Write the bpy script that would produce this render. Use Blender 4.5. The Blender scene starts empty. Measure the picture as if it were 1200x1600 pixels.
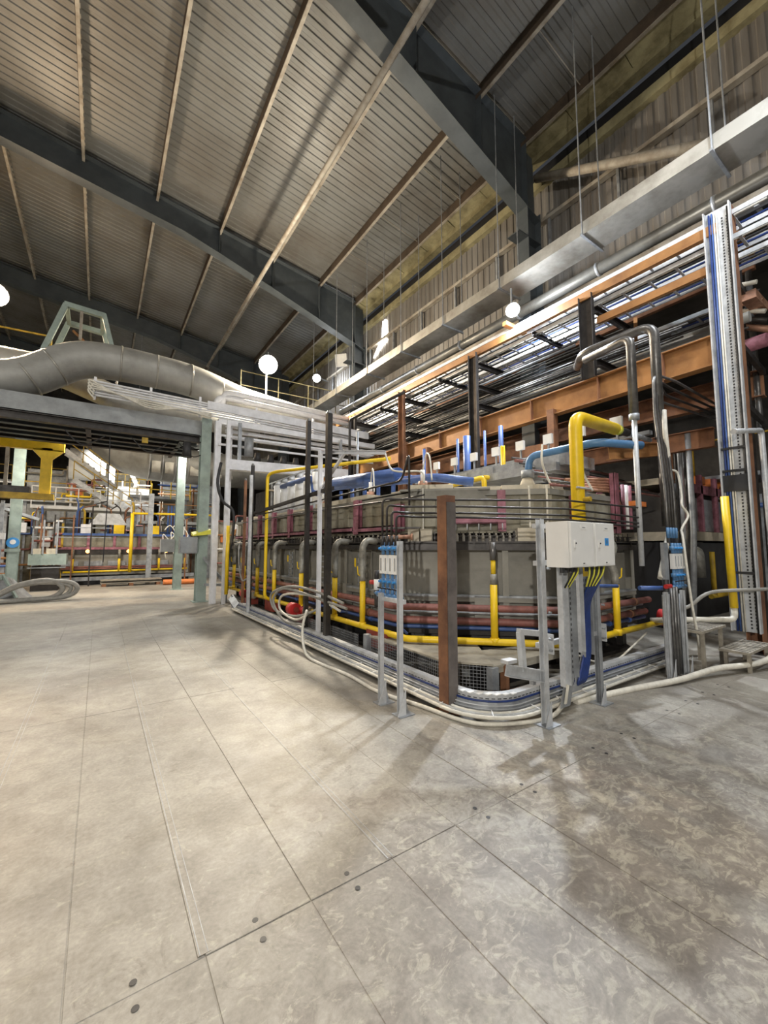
import bpy, math, random
from mathutils import Vector, Matrix
random.seed(7)
S = bpy.context.scene
COL = S.collection
PI = math.pi

# ------------------------------------------------------------------ camera, world, exposure
cam_d = bpy.data.cameras.new('camera'); cam = bpy.data.objects.new('camera', cam_d); COL.objects.link(cam)
cam_d.sensor_fit = 'VERTICAL'; cam_d.sensor_height = 24.0; cam_d.lens = 24.0 * 645.0 / 1600.0
cam_d.clip_start = 0.05; cam_d.clip_end = 300
cam.location = (0, 0, 1.6)
cam.rotation_euler = (math.radians(90 + 4.87), 0, math.radians(-34.5))
S.camera = cam
W = bpy.data.worlds.new('world'); S.world = W; W.use_nodes = True
W.node_tree.nodes['Background'].inputs[0].default_value = (0.75, 0.8, 0.9, 1)
W.node_tree.nodes['Background'].inputs[1].default_value = 0.05
S.view_settings.view_transform = 'Standard'; S.view_settings.look = 'None'
S.view_settings.gamma = 1.0; S.view_settings.exposure = 0.08
S.view_settings.use_curve_mapping = False

def lamp(kind, loc, energy, col=(1, 1, 1), size=0.4, aim=None, spot=100):
    d = bpy.data.lights.new('lamp_light', kind); d.energy = energy * 0.3; d.color = col
    if kind == 'AREA': d.shape = 'DISK'; d.size = size
    else: d.shadow_soft_size = size
    if kind == 'SPOT': d.spot_size = math.radians(spot); d.spot_blend = 0.6
    o = bpy.data.objects.new('lamp_light', d); COL.objects.link(o); o.location = loc
    if aim is not None:
        o.rotation_euler = (Vector(aim) - Vector(loc)).to_track_quat('-Z', 'Y').to_euler()
    return o
WARM = (1.0, 0.86, 0.66); NEUT = (1.0, 0.95, 0.87); COOL = (0.86, 0.92, 1.0)
# high-bay lamps of the hall (outside the frame) and the flood behind the camera
HIGHBAY = [(-7, -7, 11.5), (-7, 4, 11.5), (1, -7, 11.5), (-8, 15, 11.5), (5, -4, 11.5), (1.5, 4.3, 11.7)]
for p in HIGHBAY: lamp('AREA', p, 820, NEUT, 0.9, (p[0], p[1], 0))
lamp('SPOT', (-11, -8.5, 5.2), 17000, NEUT, 0.16, (4.5, 5.5, 1.0), 110)

# ------------------------------------------------------------------ materials
MATS = {}
def mat(name, col, rough=0.55, metal=0.0, var=0.25, scale=3.0, dirt=None, bump=0.0, emit=0, spec=None, stretch=None):
    m = bpy.data.materials.new(name); m.use_nodes = True; nt = m.node_tree; N = nt.nodes; L = nt.links
    b = N['Principled BSDF']; b.inputs['Roughness'].default_value = rough; b.inputs['Metallic'].default_value = metal
    if spec is not None: b.inputs['Specular IOR Level'].default_value = spec
    c = (*col, 1)
    if emit:
        b.inputs['Base Color'].default_value = c
        b.inputs['Emission Color'].default_value = c; b.inputs['Emission Strength'].default_value = emit
        MATS[name] = m; return m
    g = N.new('ShaderNodeNewGeometry'); mp = N.new('ShaderNodeMapping'); L.new(g.outputs['Position'], mp.inputs[0])
    if stretch: mp.inputs['Scale'].default_value = stretch
    n1 = N.new('ShaderNodeTexNoise'); n1.inputs['Scale'].default_value = scale; n1.inputs['Detail'].default_value = 6; n1.inputs['Roughness'].default_value = 0.65
    L.new(mp.outputs[0], n1.inputs['Vector'])
    r = N.new('ShaderNodeValToRGB'); e = r.color_ramp.elements
    d = dirt if dirt else tuple(x * (1 - var * 1.6) for x in col)
    e[0].position = 0.34; e[0].color = (*d, 1) if dirt else (*[max(0, x) for x in d], 1)
    e[1].position = 0.62; e[1].color = c
    L.new(n1.outputs['Fac'], r.inputs[0]); L.new(r.outputs[0], b.inputs['Base Color'])
    mr = N.new('ShaderNodeMapRange'); mr.inputs['To Min'].default_value = min(1, rough + 0.15); mr.inputs['To Max'].default_value = max(0.05, rough - 0.1)
    L.new(n1.outputs['Fac'], mr.inputs[0]); L.new(mr.outputs[0], b.inputs['Roughness'])
    if bump:
        bp = N.new('ShaderNodeBump'); bp.inputs['Strength'].default_value = bump; bp.inputs['Distance'].default_value = 0.01
        n2 = N.new('ShaderNodeTexNoise'); n2.inputs['Scale'].default_value = scale * 9; L.new(mp.outputs[0], n2.inputs['Vector'])
        L.new(n2.outputs['Fac'], bp.inputs['Height']); L.new(bp.outputs[0], b.inputs['Normal'])
    MATS[name] = m; return m
mat('frame', (0.085, 0.10, 0.11), 0.5, 0.1, 0.2, 1.5)
mat('roofmetal', (0.20, 0.205, 0.20), 0.5, 0.15, 0.3, 0.3, dirt=(0.12, 0.11, 0.095))
mat('purlin', (0.44, 0.41, 0.35), 0.6, 0.1, 0.3, 2, dirt=(0.24, 0.20, 0.15))
mat('purlinshade', (0.085, 0.06, 0.04), 0.7, 0.0, 0.3, 2)  # purlin tone darkened for the webs in shadow
mat('clad', (0.23, 0.22, 0.205), 0.55, 0.2, 0.3, 1.1, dirt=(0.16, 0.145, 0.125), stretch=(1, 3, 0.4))
mat('olive', (0.34, 0.31, 0.18), 0.6, 0.0, 0.3, 1.6, dirt=(0.14, 0.12, 0.06))
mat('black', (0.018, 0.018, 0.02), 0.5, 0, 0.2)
mat('darksteel', (0.055, 0.05, 0.047), 0.42, 0.4, 0.3, 6)
mat('tubesteel', (0.17, 0.165, 0.16), 0.35, 0.6, 0.3, 7)
mat('galvlit', (0.80, 0.81, 0.84), 0.45, 0.1, 0.12, 4)  # lighter copy of galv, floodlight brightness painted into the colour
mat('galv', (0.62, 0.64, 0.66), 0.42, 0.25, 0.2, 6)
mat('galvdull', (0.38, 0.40, 0.42), 0.5, 0.4, 0.25, 5)
mat('ductsteel', (0.47, 0.46, 0.42), 0.38, 0.45, 0.3, 1.3, dirt=(0.25, 0.235, 0.20))
mat('furnace', (0.27, 0.26, 0.225), 0.6, 0.05, 0.22, 1.6)
mat('casing', (0.30, 0.285, 0.225), 0.6, 0.05, 0.3, 2.2, dirt=(0.17, 0.15, 0.10))
mat('maroon', (0.38, 0.15, 0.20), 0.55, 0, 0.25, 5, dirt=(0.16, 0.06, 0.07))
mat('maroonpipe', (0.33, 0.13, 0.11), 0.5, 0.05, 0.3, 5, dirt=(0.17, 0.07, 0.06))
mat('yellow', (0.86, 0.58, 0.015), 0.38, 0, 0.12, 4)
mat('dullyellow', (0.55, 0.36, 0.03), 0.5, 0, 0.3, 3)
mat('blue', (0.065, 0.13, 0.36), 0.4, 0, 0.2, 4)
mat('lightblue', (0.09, 0.22, 0.42), 0.4, 0, 0.15, 6)
mat('cableblue', (0.014, 0.04, 0.18), 0.42, 0, 0.2, 12)
mat('cablewhite', (0.74, 0.71, 0.62), 0.5, 0, 0.15, 12)
mat('cableyellow', (0.75, 0.72, 0.08), 0.5, 0, 0.1, 12)
mat('rust', (0.38, 0.185, 0.06), 0.6, 0.1, 0.3, 1.6, dirt=(0.22, 0.10, 0.035), bump=0.2)
mat('greybrown', (0.15, 0.13, 0.12), 0.6, 0.1, 0.3, 4)
mat('rustbrown', (0.27, 0.125, 0.06), 0.72, 0.05, 0.3, 3, dirt=(0.13, 0.06, 0.035), bump=0.2)
mat('block', (0.62, 0.56, 0.44), 0.85, 0, 0.2, 2.5)
mat('white', (0.82, 0.82, 0.80), 0.4, 0, 0.08, 4)
mat('boxgrey', (0.78, 0.78, 0.76), 0.4, 0, 0.06, 2)
mat('greenpaint', (0.34, 0.42, 0.38), 0.5, 0, 0.2, 2.5)
mat('girder', (0.33, 0.35, 0.36), 0.5, 0.1, 0.2, 2)
mat('lagging', (0.40, 0.40, 0.38), 0.48, 0.3, 0.25, 1.2, dirt=(0.27, 0.27, 0.25))
mat('hose', (0.33, 0.32, 0.28), 0.5, 0.3, 0.3, 9)
mat('rubber', (0.03, 0.03, 0.032), 0.5, 0, 0.2)
mat('hosegrey', (0.32, 0.31, 0.28), 0.55, 0, 0.2, 8)
mat('red', (0.52, 0.03, 0.03), 0.4, 0, 0.2, 5)
mat('redplate', (0.30, 0.055, 0.035), 0.6, 0, 0.3, 5)
mat('orange', (0.75, 0.22, 0.05), 0.5, 0, 0.2, 4)
mat('dusty', (0.40, 0.37, 0.30), 0.8, 0, 0.25, 4)
mat('copper', (0.55, 0.30, 0.2), 0.5, 0.3, 0.3, 4)
mat('stepmetal', (0.42, 0.38, 0.31), 0.6, 0.3, 0.3, 5)
mat('stickerblue', (0.05, 0.30, 0.72), 0.4, 0, 0.05)
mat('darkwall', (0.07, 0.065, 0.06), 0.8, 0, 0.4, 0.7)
mat('lampglow', (1.0, 0.96, 0.88), emit=45)
mat('glowsmall', (1.0, 0.97, 0.92), emit=14)
mat('furnaceglow', (1.0, 0.42, 0.12), emit=5)

def floor_mat(name, lum):
    m = bpy.data.materials.new(name); m.use_nodes = True; nt = m.node_tree; N = nt.nodes; L = nt.links
    b = N['Principled BSDF']
    g = N.new('ShaderNodeNewGeometry')
    def noise(sc, det=8, rough=0.6, dist=0.0, stretch=(1, 1, 1)):
        mp = N.new('ShaderNodeMapping'); mp.inputs['Scale'].default_value = stretch; L.new(g.outputs['Position'], mp.inputs[0])
        n = N.new('ShaderNodeTexNoise'); n.inputs['Scale'].default_value = sc; n.inputs['Detail'].default_value = det
        n.inputs['Roughness'].default_value = rough; n.inputs['Distortion'].default_value = dist
        L.new(mp.outputs[0], n.inputs['Vector']); return n.outputs['Fac']
    def ramp(f, p0, c0, p1, c1):
        r = N.new('ShaderNodeValToRGB'); e = r.color_ramp.elements
        e[0].position = p0; e[0].color = (*c0, 1); e[1].position = p1; e[1].color = (*c1, 1); L.new(f, r.inputs[0]); return r.outputs[0]
    def mixc(f, a, c, mode='MIX'):
        x = N.new('ShaderNodeMix'); x.data_type = 'RGBA'; x.blend_type = mode
        if isinstance(f, float): x.inputs[0].default_value = f
        else: L.new(f, x.inputs[0])
        L.new(a, x.inputs[6]); L.new(c, x.inputs[7]); return x.outputs[2]
    def K(c): v = N.new('ShaderNodeRGB'); v.outputs[0].default_value = (*c, 1); return v.outputs[0]
    base = ramp(noise(0.9, 9, 0.62, 0.3), 0.35, tuple(lum * x for x in (0.225, 0.208, 0.182)), 0.62, tuple(lum * x for x in (0.355, 0.335, 0.29)))
    # trodden dark metal showing through the dust, strongest on the nearest plates
    sx = N.new('ShaderNodeSeparateXYZ'); L.new(g.outputs['Position'], sx.inputs[0])
    vd = N.new('ShaderNodeVectorMath'); vd.operation = 'DISTANCE'
    mp = N.new('ShaderNodeMapping'); mp.inputs['Scale'].default_value = (0.62, 1.0, 1.0); L.new(g.outputs['Position'], mp.inputs[0])
    L.new(mp.outputs[0], vd.inputs[0]); vd.inputs[1].default_value = (1.65, 1.2, 0)
    mr = N.new('ShaderNodeMapRange'); mr.inputs[1].default_value = 0.4; mr.inputs[2].default_value = 2.1; mr.inputs[3].default_value = 0.11; mr.inputs[4].default_value = -0.09
    L.new(vd.outputs['Value'], mr.inputs[0])
    ad = N.new('ShaderNodeMath'); L.new(noise(4.2, 10, 0.74, 1.3), ad.inputs[0]); L.new(mr.outputs[0], ad.inputs[1])
    blot = ramp(ad.outputs[0], 0.50, (0, 0, 0), 0.62, (0.9, 0.9, 0.9))
    c = mixc(blot, base, K(tuple(lum * x for x in (0.19, 0.17, 0.148))))
    # smears of pale dust with scuffed, curled edges
    ad2 = N.new('ShaderNodeMath'); L.new(noise(9, 6, 0.7, 1.6, (1, 1.4, 1)), ad2.inputs[0])
    mm = N.new('ShaderNodeMath'); mm.operation = 'MULTIPLY'; L.new(mr.outputs[0], mm.inputs[0]); mm.inputs[1].default_value = 0.4
    L.new(mm.outputs[0], ad2.inputs[1])
    sm = ramp(ad2.outputs[0], 0.55, (0, 0, 0), 0.63, (0.7, 0.7, 0.7))
    c = mixc(sm, c, K(tuple(lum * x for x in (0.38, 0.36, 0.295))))
    mott = ramp(noise(5.5, 7, 0.72, 0.4), 0.36, (0.80, 0.79, 0.775), 0.64, (1.08, 1.08, 1.08))
    c = mixc(1.0, c, mott, 'MULTIPLY')
    fine = ramp(noise(45, 4, 0.6), 0.3, (0.82, 0.82, 0.82), 0.7, (1.08, 1.08, 1.08))
    c = mixc(1.0, c, fine, 'MULTIPLY')
    # reddish stains
    c = mixc(ramp(noise(1.1, 5, 0.5, 0.5, (1, 1.2, 1)), 0.6, (0, 0, 0), 0.72, (0.35, 0.35, 0.35)), c, K((0.24, 0.195, 0.17)))
    for (sx_, sy_, kx, ky, r_) in ((2.45, 3.9, 1.3, 0.9, 0.2), (5.45, 2.1, 0.6, 1.2, 0.2), (4.0, 1.3, 0.5, 1.0, 0.12)):     # round oil stains
        mq = N.new('ShaderNodeMapping'); mq.inputs['Location'].default_value = (-sx_ * kx, -sy_ * ky, 0); mq.inputs['Scale'].default_value = (kx, ky, 1); L.new(g.outputs['Position'], mq.inputs[0])
        ln = N.new('ShaderNodeVectorMath'); ln.operation = 'LENGTH'; L.new(mq.outputs[0], ln.inputs[0])
        st = N.new('ShaderNodeMapRange'); st.inputs[1].default_value = r_ * 0.7; st.inputs[2].default_value = r_; st.inputs[3].default_value = 0.55; st.inputs[4].default_value = 0.0; L.new(ln.outputs['Value'], st.inputs[0])
        c = mixc(st.outputs[0], c, K((0.14, 0.13, 0.12)))
    L.new(c, b.inputs['Base Color'])
    rr = N.new('ShaderNodeMapRange'); rr.inputs[3].default_value = 0.62; rr.inputs[4].default_value = 0.40
    L.new(noise(2.2, 6, 0.6), rr.inputs[0]); L.new(rr.outputs[0], b.inputs['Roughness'])
    b.inputs['Specular IOR Level'].default_value = 0.45
    bp = N.new('ShaderNodeBump'); bp.inputs['Strength'].default_value = 0.12; bp.inputs['Distance'].default_value = 0.004
    L.new(noise(30, 5, 0.6), bp.inputs['Height']); L.new(bp.outputs[0], b.inputs['Normal'])
    MATS[name] = m
floor_mat('floorplate', 1.0); floor_mat('floorslab', 1.0)

# ------------------------------------------------------------------ geometry helpers
V = Vector
class MB:
    def __init__(s): s.v = []; s.f = []
    def quadring(s, rings, cap=True):
        n = len(rings[0]); b = len(s.v)
        for r in rings: s.v += [tuple(p) for p in r]
        for i in range(len(rings) - 1):
            for j in range(n):
                a = b + i * n + j; c = b + i * n + (j + 1) % n
                s.f.append((a, c, c + n, a + n))
        if cap:
            s.f.append(tuple(b + j for j in reversed(range(n))))
            s.f.append(tuple(b + (len(rings) - 1) * n + j for j in range(n)))
        return s
    def hexa(s, p):     # eight corners: bottom four, top four
        b = len(s.v); s.v += [tuple(q) for q in p]
        for f in ((3, 2, 1, 0), (4, 5, 6, 7), (0, 1, 5, 4), (1, 2, 6, 5), (2, 3, 7, 6), (3, 0, 4, 7)): s.f.append(tuple(b + i for i in f))
        return s
    def box(s, x0, x1, y0, y1, z0, z1):
        return s.hexa([(x0, y0, z0), (x1, y0, z0), (x1, y1, z0), (x0, y1, z0), (x0, y0, z1), (x1, y0, z1), (x1, y1, z1), (x0, y1, z1)])
    def ext(s, p, q, prof, up=(0, 0, 1)):   # extrude a 2-D outline (side, up) from p to q
        p = V(p); q = V(q); d = (q - p).normalized(); u = V(up)
        if abs(d.dot(u)) > 0.99: u = V((0, 1, 0)) if abs(d.y) < 0.9 else V((1, 0, 0))
        sd = d.cross(u).normalized(); u = sd.cross(d).normalized()
        return s.quadring([[c + sd * a + u * b for a, b in prof] for c in (p, q)])
    def bar(s, p, q, w, h=None, up=(0, 0, 1)):
        h = h or w
        return s.ext(p, q, [(-w / 2, -h / 2), (w / 2, -h / 2), (w / 2, h / 2), (-w / 2, h / 2)], up)
    def ibeam(s, p, q, h, w, tf=0.015, tw=0.01, up=(0, 0, 1)):
        H, A, T = h / 2, w / 2, tw / 2
        return s.ext(p, q, [(-A, -H), (A, -H), (A, -H + tf), (T, -H + tf), (T, H - tf), (A, H - tf), (A, H), (-A, H), (-A, H - tf), (-T, H - tf), (-T, -H + tf), (-A, -H + tf)], up)
    def chan(s, p, q, h, w, t=0.008, up=(0, 0, 1), flip=1):
        H = h / 2; k = flip
        pr = [(0, -H), (w * k, -H), (w * k, -H + t), (t * k, -H + t), (t * k, H - t), (w * k, H - t), (w * k, H), (0, H)]
        if k < 0: pr = pr[::-1]
        return s.ext(p, q, pr, up)
    def cyl(s, p, q, r, n=10, r2=None):
        p = V(p); q = V(q); r2 = r if r2 is None else r2; d = (q - p).normalized()
        a = d.orthogonal().normalized(); b = d.cross(a)
        return s.quadring([[c + (a * math.cos(2 * PI * i / n) + b * math.sin(2 * PI * i / n)) * rr for i in range(n)] for c, rr in ((p, r), (q, r2))])
    def tube(s, pts, r, bend=0.0, n=8, seg=4):
        P = [V(p) for p in pts]; path = [P[0]]
        for i in range(1, len(P) - 1):
            a = (P[i - 1] - P[i]); c = (P[i + 1] - P[i]); t = min(bend, a.length * 0.48, c.length * 0.48)
            if t < 1e-4: path.append(P[i]); continue
            A = P[i] + a.normalized() * t; C = P[i] + c.normalized() * t
            for k in range(seg + 1):
                u = k / seg; path.append((1 - u) ** 2 * A + 2 * u * (1 - u) * P[i] + u * u * C)
        path.append(P[-1])
        d = (path[1] - path[0]).normalized(); a = d.orthogonal().normalized(); rings = []
        for i, p in enumerate(path):
            if i == 0: t = (path[1] - path[0])
            elif i == len(path) - 1: t = path[-1] - path[-2]
            else: t = (path[i + 1] - path[i]).normalized() + (path[i] - path[i - 1]).normalized()
            t = t.normalized(); a = (a - t * a.dot(t)).normalized(); b = t.cross(a)
            rings.append([p + (a * math.cos(2 * PI * j / n) + b * math.sin(2 * PI * j / n)) * r for j in range(n)])
        return s.quadring(rings)
    def smooth_path(s, pts, r, n=8, sub=6):     # Catmull-Rom hose
        P = [V(p) for p in pts]; P = [P[0]] + P + [P[-1]]; out = []
        for i in range(1, len(P) - 2):
            for k in range(sub):
                u = k / sub
                out.append(0.5 * ((2 * P[i]) + (P[i + 1] - P[i - 1]) * u + (2 * P[i - 1] - 5 * P[i] + 4 * P[i + 1] - P[i + 2]) * u * u + (3 * P[i] - P[i - 1] - 3 * P[i + 1] + P[i + 2]) * u ** 3))
        out.append(P[-2]); return s.tube(out, r, 0, n)
    def sweep(s, path, prof):   # outline (outward, z) swept along an XY path; outward = right of travel
        P = [V((a, b, 0)) for a, b in path]; rings = []
        for i, p in enumerate(P):
            ds = []
            if i: ds.append((p - P[i - 1]).normalized())
            if i < len(P) - 1: ds.append((P[i + 1] - p).normalized())
            ns = [V((d.y, -d.x, 0)) for d in ds]; n = sum(ns, V((0, 0, 0))); n.normalize(); n = n / max(0.3, n.dot(ns[0]))
            rings.append([p + n * a + V((0, 0, b)) for a, b in prof])
        return s.quadring(rings)
    def build(s, name, m, parent=None, smooth=False):
        off = WL.get(parent.name, V((0, 0, 0))) if parent else None
        if off is None:
            xs = [p[0] for p in s.v]; ys = [p[1] for p in s.v]; zs = [p[2] for p in s.v]
            off = V(((min(xs) + max(xs)) / 2, (min(ys) + max(ys)) / 2, min(zs)))
        me = bpy.data.meshes.new(name)
        me.from_pydata([(p[0] - off[0], p[1] - off[1], p[2] - off[2]) for p in s.v], [], s.f); me.update()
        if smooth:
            me.polygons.foreach_set('use_smooth', [len(f.vertices) <= 4 for f in me.polygons])
        me.materials.append(MATS[m]); o = bpy.data.objects.new(name, me); COL.objects.link(o)
        if parent: o.parent = parent; WL[o.name] = off
        else: o.location = off; WL[o.name] = off
        return o
WL = {}
def tag(o, label=None, cat=None, group=None, kind=None):
    if label: o['label'] = label
    if cat: o['category'] = cat
    if group: o['group'] = group
    if kind: o['kind'] = kind
    return o
def T(name, label, cat, loc, group=None, kind=None):
    o = bpy.data.objects.new(name, None); o.empty_display_size = 0.1; COL.objects.link(o); o.location = loc; WL[o.name] = V(loc)
    return tag(o, label, cat, group, kind)
def one(mb, name, m, label, cat, group=None, smooth=False): return tag(mb.build(name, m, None, smooth), label, cat, group)
def inst(name, me_obj, parent, loc, rz=0):      # copy of a small piece, mesh shared
    o = me_obj.copy(); o.name = name; COL.objects.link(o); o.parent = parent
    o.location = V(loc) - WL[parent.name]; o.rotation_euler = (0, 0, rz); return o
def proto(mb, name, m, parent, loc, rz=0, smooth=False):
    me = bpy.data.meshes.new(name); me.from_pydata([tuple(p) for p in mb.v], [], mb.f); me.update()
    if smooth: me.polygons.foreach_set('use_smooth', [len(f.vertices) <= 4 for f in me.polygons])
    me.materials.append(MATS[m]); o = bpy.data.objects.new(name, me); COL.objects.link(o); o.parent = parent
    o.location = V(loc) - WL[parent.name]; o.rotation_euler = (0, 0, rz); WL[o.name] = V(loc); return o
def setting(name): o = bpy.data.objects.new(name, None); COL.objects.link(o); WL[o.name] = V((0, 0, 0)); o['kind'] = 'structure'; return o
def roofz(x): return 14.5 - 0.14 * x
# ------------------------------------------------------------------ the hall
fl = MB().box(-16, 22, -12, 44, -0.3, -0.003).build('floor', 'floorslab'); fl['kind'] = 'structure'
WL['floor'] = V(fl.location)
fl2 = MB().box(-16, 22, 11.16, 44, -0.012, 0); fl2.box(9.39, 22, -12, 11.16, -0.012, 0); fl2.box(-16, -6.36, -12, 11.16, -0.012, 0); fl2.box(-6.36, 9.39, -12, -4.37, -0.012, 0)
fl2.build('slab', 'floorslab', fl)
g = 0.002
for r in range(5):
    y0 = -4.35 + 3.1 * r
    for k in list(range(-17, -5, 3)) + list(range(-5, 17)):
        x0 = 1.77 + 0.45 * k; pw = 1.35 if k < -5 else 0.45
        if k == -5: x0 = 1.77 - 0.45 * 5
        h = random.choice((0, 0, 0.001, 0.0015, -0.001))
        c = 0.002
        m = MB(); a = (x0 + g, x0 + pw - g, y0 + g, y0 + 3.1 - g)
        m.quadring([[(a[0], a[2], -0.003), (a[1], a[2], -0.003), (a[1], a[3], -0.003), (a[0], a[3], -0.003)],
                    [(a[0], a[2], h - c), (a[1], a[2], h - c), (a[1], a[3], h - c), (a[0], a[3], h - c)],
                    [(a[0] + c, a[2] + c, h), (a[1] - c, a[2] + c, h), (a[1] - c, a[3] - c, h), (a[0] + c, a[3] - c, h)]])
        m.build('floor_plate', 'floorplate', fl)
for x, y0, y1 in ((0.42, 1.86, 8.0), (1.32, 1.86, 4.95), (-0.48, 1.0, 9.0), (1.32, 4.96, 8.0)):   # worn cover strips over some joints
    st = MB().box(x - 0.025, x + 0.025, y0, y1, 0.0, 0.0025).build('cover_strip', 'floorplate', fl)
    MB().box(x - 0.019, x - 0.015, y0, y1, 0.0025, 0.0035).build('worn_edge', 'galvdull', st); MB().box(x + 0.012, x + 0.015, y0, y1 - 2, 0.0025, 0.0035).build('worn_edge', 'galvdull', st)
for k in range(-4, 11):
    for dy in (-0.06, 0.045):
        if k in (0, 3, 6): continue
        x = 1.77 + 0.45 * k - 0.24; m = MB(); m.cyl((x, 1.85 + dy, 0.0016), (x, 1.85 + dy, 0.0022), 0.013, 12)
        m.build('bolt_hole', 'rubber', fl)
for x, y in ((2.05, 4.1), (5.9, 1.75), (2.1, 5.0)):
    pass
# ceiling: corrugated sheets, ribs run down the slope; purlins under them
ce = setting('ceiling')
def sheet(axis0, n, fixed_a, fixed_b, fn, name, m, parent, per=0.25, h=0.022):
    mb = MB(); lo = []; a = axis0
    for i in range(n):
        for u, d in ((0, 0), (0.45, 0), (0.55, h), (0.9, h)):
            lo.append((a + u * per, d))
        a += per
    lo.append((a, 0))
    rings = []
    for e in (fixed_a, fixed_b):
        rings.append([fn(e, u, d) for u, d in lo] + [fn(e, u, d + 0.006) for u, d in reversed(lo)])
    mb.quadring(rings); mb.build(name, m, parent)
y = -12.0
while y < 44:
    for xa, xb in ((-16, -3.3), (-3.3, 5.5), (5.5, 10.35)):
        sheet(y, 8, xa, xb, lambda e, u, d: (e, u, roofz(e) + 0.2 + d), 'roof_sheet', 'roofmetal', ce)
    y += 2.0
for i, x in enumerate((-14.3, -12.1, -9.9, -7.7, -5.5, -3.3, -1.1, 1.1, 3.3, 5.45, 7.6, 9.45)):
    z = roofz(x) + 0.03
    m = MB(); m.chan((x, -12, z), (x, 44, z), 0.34, 0.085, 0.006); pu = m.build('purlin', 'purlin', ce); MB().box(x - 0.012, x - 0.002, -12, 44, z - 0.15, z + 0.16).build('web_shade', 'purlinshade', pu)  # dark strip paints the shadow on the purlin's web
for y in (9.2, 11.5, 13.8, 3.0, 5.0):       # sag rods between the outer purlins
    MB().tube([(7.6, y, roofz(7.6) + 0.05), (9.45, y, roofz(9.45) + 0.05)], 0.012, n=6).build('sag_rod', 'purlin', ce)

wr = setting('wall_right')
y = -12.0
while y < 44:
    sheet(y, 8, 11.02, 12.1, lambda e, u, d: (10.25 + d, u, e), 'cladding_sheet', 'clad', wr)
    sheet(y, 8, 8.3, 10.98, lambda e, u, d: (10.25 + d, u, e), 'cladding_sheet', 'clad', wr)
    y += 2.0
def wallbeam(z0, z1, x0, x1, m, nm):
    MB().box(x0, x1, -12, 44, z0, z1).build(nm, m, wr)
wallbeam(12.82, 13.08, 9.95, 10.2, 'olive', 'eave_beam')
wallbeam(12.35, 12.82, 10.3, 10.36, 'black', 'dark_glazing')
wallbeam(12.08, 12.35, 10.1, 10.3, 'olive', 'sill_beam')
wallbeam(10.95, 11.05, 10.08, 10.24, 'purlin', 'cladding_rail')
wallbeam(9.7, 9.78, 10.1, 10.24, 'purlin', 'cladding_rail')
wallbeam(8.2, 8.4, 10.05, 10.35, 'purlin', 'bottom_rail')
for k in range(26):
    y = -5 + k * 1.9
    MB().box(10.12, 10.2, y, y + 0.06, 9.78, 10.95).build('rail_post', 'galvdull', wr)
m = MB(); n = 40
for k in range(28):      # crumpled foil insulation hanging above the eave beam
    y = -5 + k * 1.5
    z = 13.05
    m.hexa([(9.55, y, z + 0.05), (9.98, y, z - 0.05), (9.98, y + 1.48, z - 0.05 + random.uniform(-.04, .04)), (9.55, y + 1.48, z + 0.05 + random.uniform(-.04, .04)),
            (9.55, y, z + 0.09), (9.98, y, z), (9.98, y + 1.48, z), (9.55, y + 1.48, z + 0.09)])
o = m.build('foil_insulation', 'olive', wr)
# next aisle beyond the columns: low dark roof and far wall
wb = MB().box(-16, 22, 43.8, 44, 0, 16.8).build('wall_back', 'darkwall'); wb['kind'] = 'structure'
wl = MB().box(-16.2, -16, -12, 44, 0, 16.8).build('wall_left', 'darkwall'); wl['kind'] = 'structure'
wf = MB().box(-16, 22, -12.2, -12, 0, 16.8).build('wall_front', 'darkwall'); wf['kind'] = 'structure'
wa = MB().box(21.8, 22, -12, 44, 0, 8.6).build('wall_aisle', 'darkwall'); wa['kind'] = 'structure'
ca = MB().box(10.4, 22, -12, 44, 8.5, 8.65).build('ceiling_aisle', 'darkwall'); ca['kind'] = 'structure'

# portal frames
def portal(y, label, near=False):
    t = T('portal_frame', label, 'steel frame', (9.8, y, 0), 'portal frames of the hall')
    def zb(x):
        if x < 2: return roofz(x) - 0.85
        return roofz(x) - 0.85 - 1.2 * ((x - 2) / 7.4) ** 1.15
    xs = [-16, -8, 2, 3.5, 5, 6.5, 8, 9.4, 9.98]
    w = MB()
    for a, b in zip(xs[:-1], xs[1:]):
        w.hexa([(a, y - 0.01, zb(a)), (b, y - 0.01, zb(b)), (b, y + 0.01, zb(b)), (a, y + 0.01, zb(a)), (a, y - 0.01, roofz(a)), (b, y - 0.01, roofz(b)), (b, y + 0.01, roofz(b)), (a, y + 0.01, roofz(a))])
    w.build('rafter_web', 'frame', t)
    for nm, f, dz in (('bottom_flange', zb, -0.025), ('top_flange', roofz, 0.0)):
        q = MB()
        for a, b in zip(xs[:-1], xs[1:]):
            q.hexa([(a, y - 0.2, f(a) + dz), (b, y - 0.2, f(b) + dz), (b, y + 0.2, f(b) + dz), (a, y + 0.2, f(a) + dz)] + [(a, y - 0.2, f(a) + dz + 0.025), (b, y - 0.2, f(b) + dz + 0.025), (b, y + 0.2, f(b) + dz + 0.025), (a, y + 0.2, f(a) + dz + 0.025)])
        q.build(nm, 'frame', t)
    for x in (3.3, 5.45, 7.6, 9.45):
        MB().box(x - 0.008, x + 0.008, y - 0.18, y + 0.18, zb(x), roofz(x)).build('web_stiffener', 'frame', t)
    MB().ibeam((9.7, y, 0), (9.7, y, zb(9.4)), 0.6, 0.4, 0.025, 0.015, up=(1, 0, 0)).build('column', 'frame', t)
    MB().box(9.0, 9.98, y - 0.2, y + 0.2, 10.2, 10.23).build('haunch_plate', 'frame', t)
    return t
portal(6.8, 'dark blue-grey steel portal frame nearest the camera, above the steel pipe rack')
portal(16.3, 'dark steel roof frame crossing the middle of the roof, second from the camera')
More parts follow.
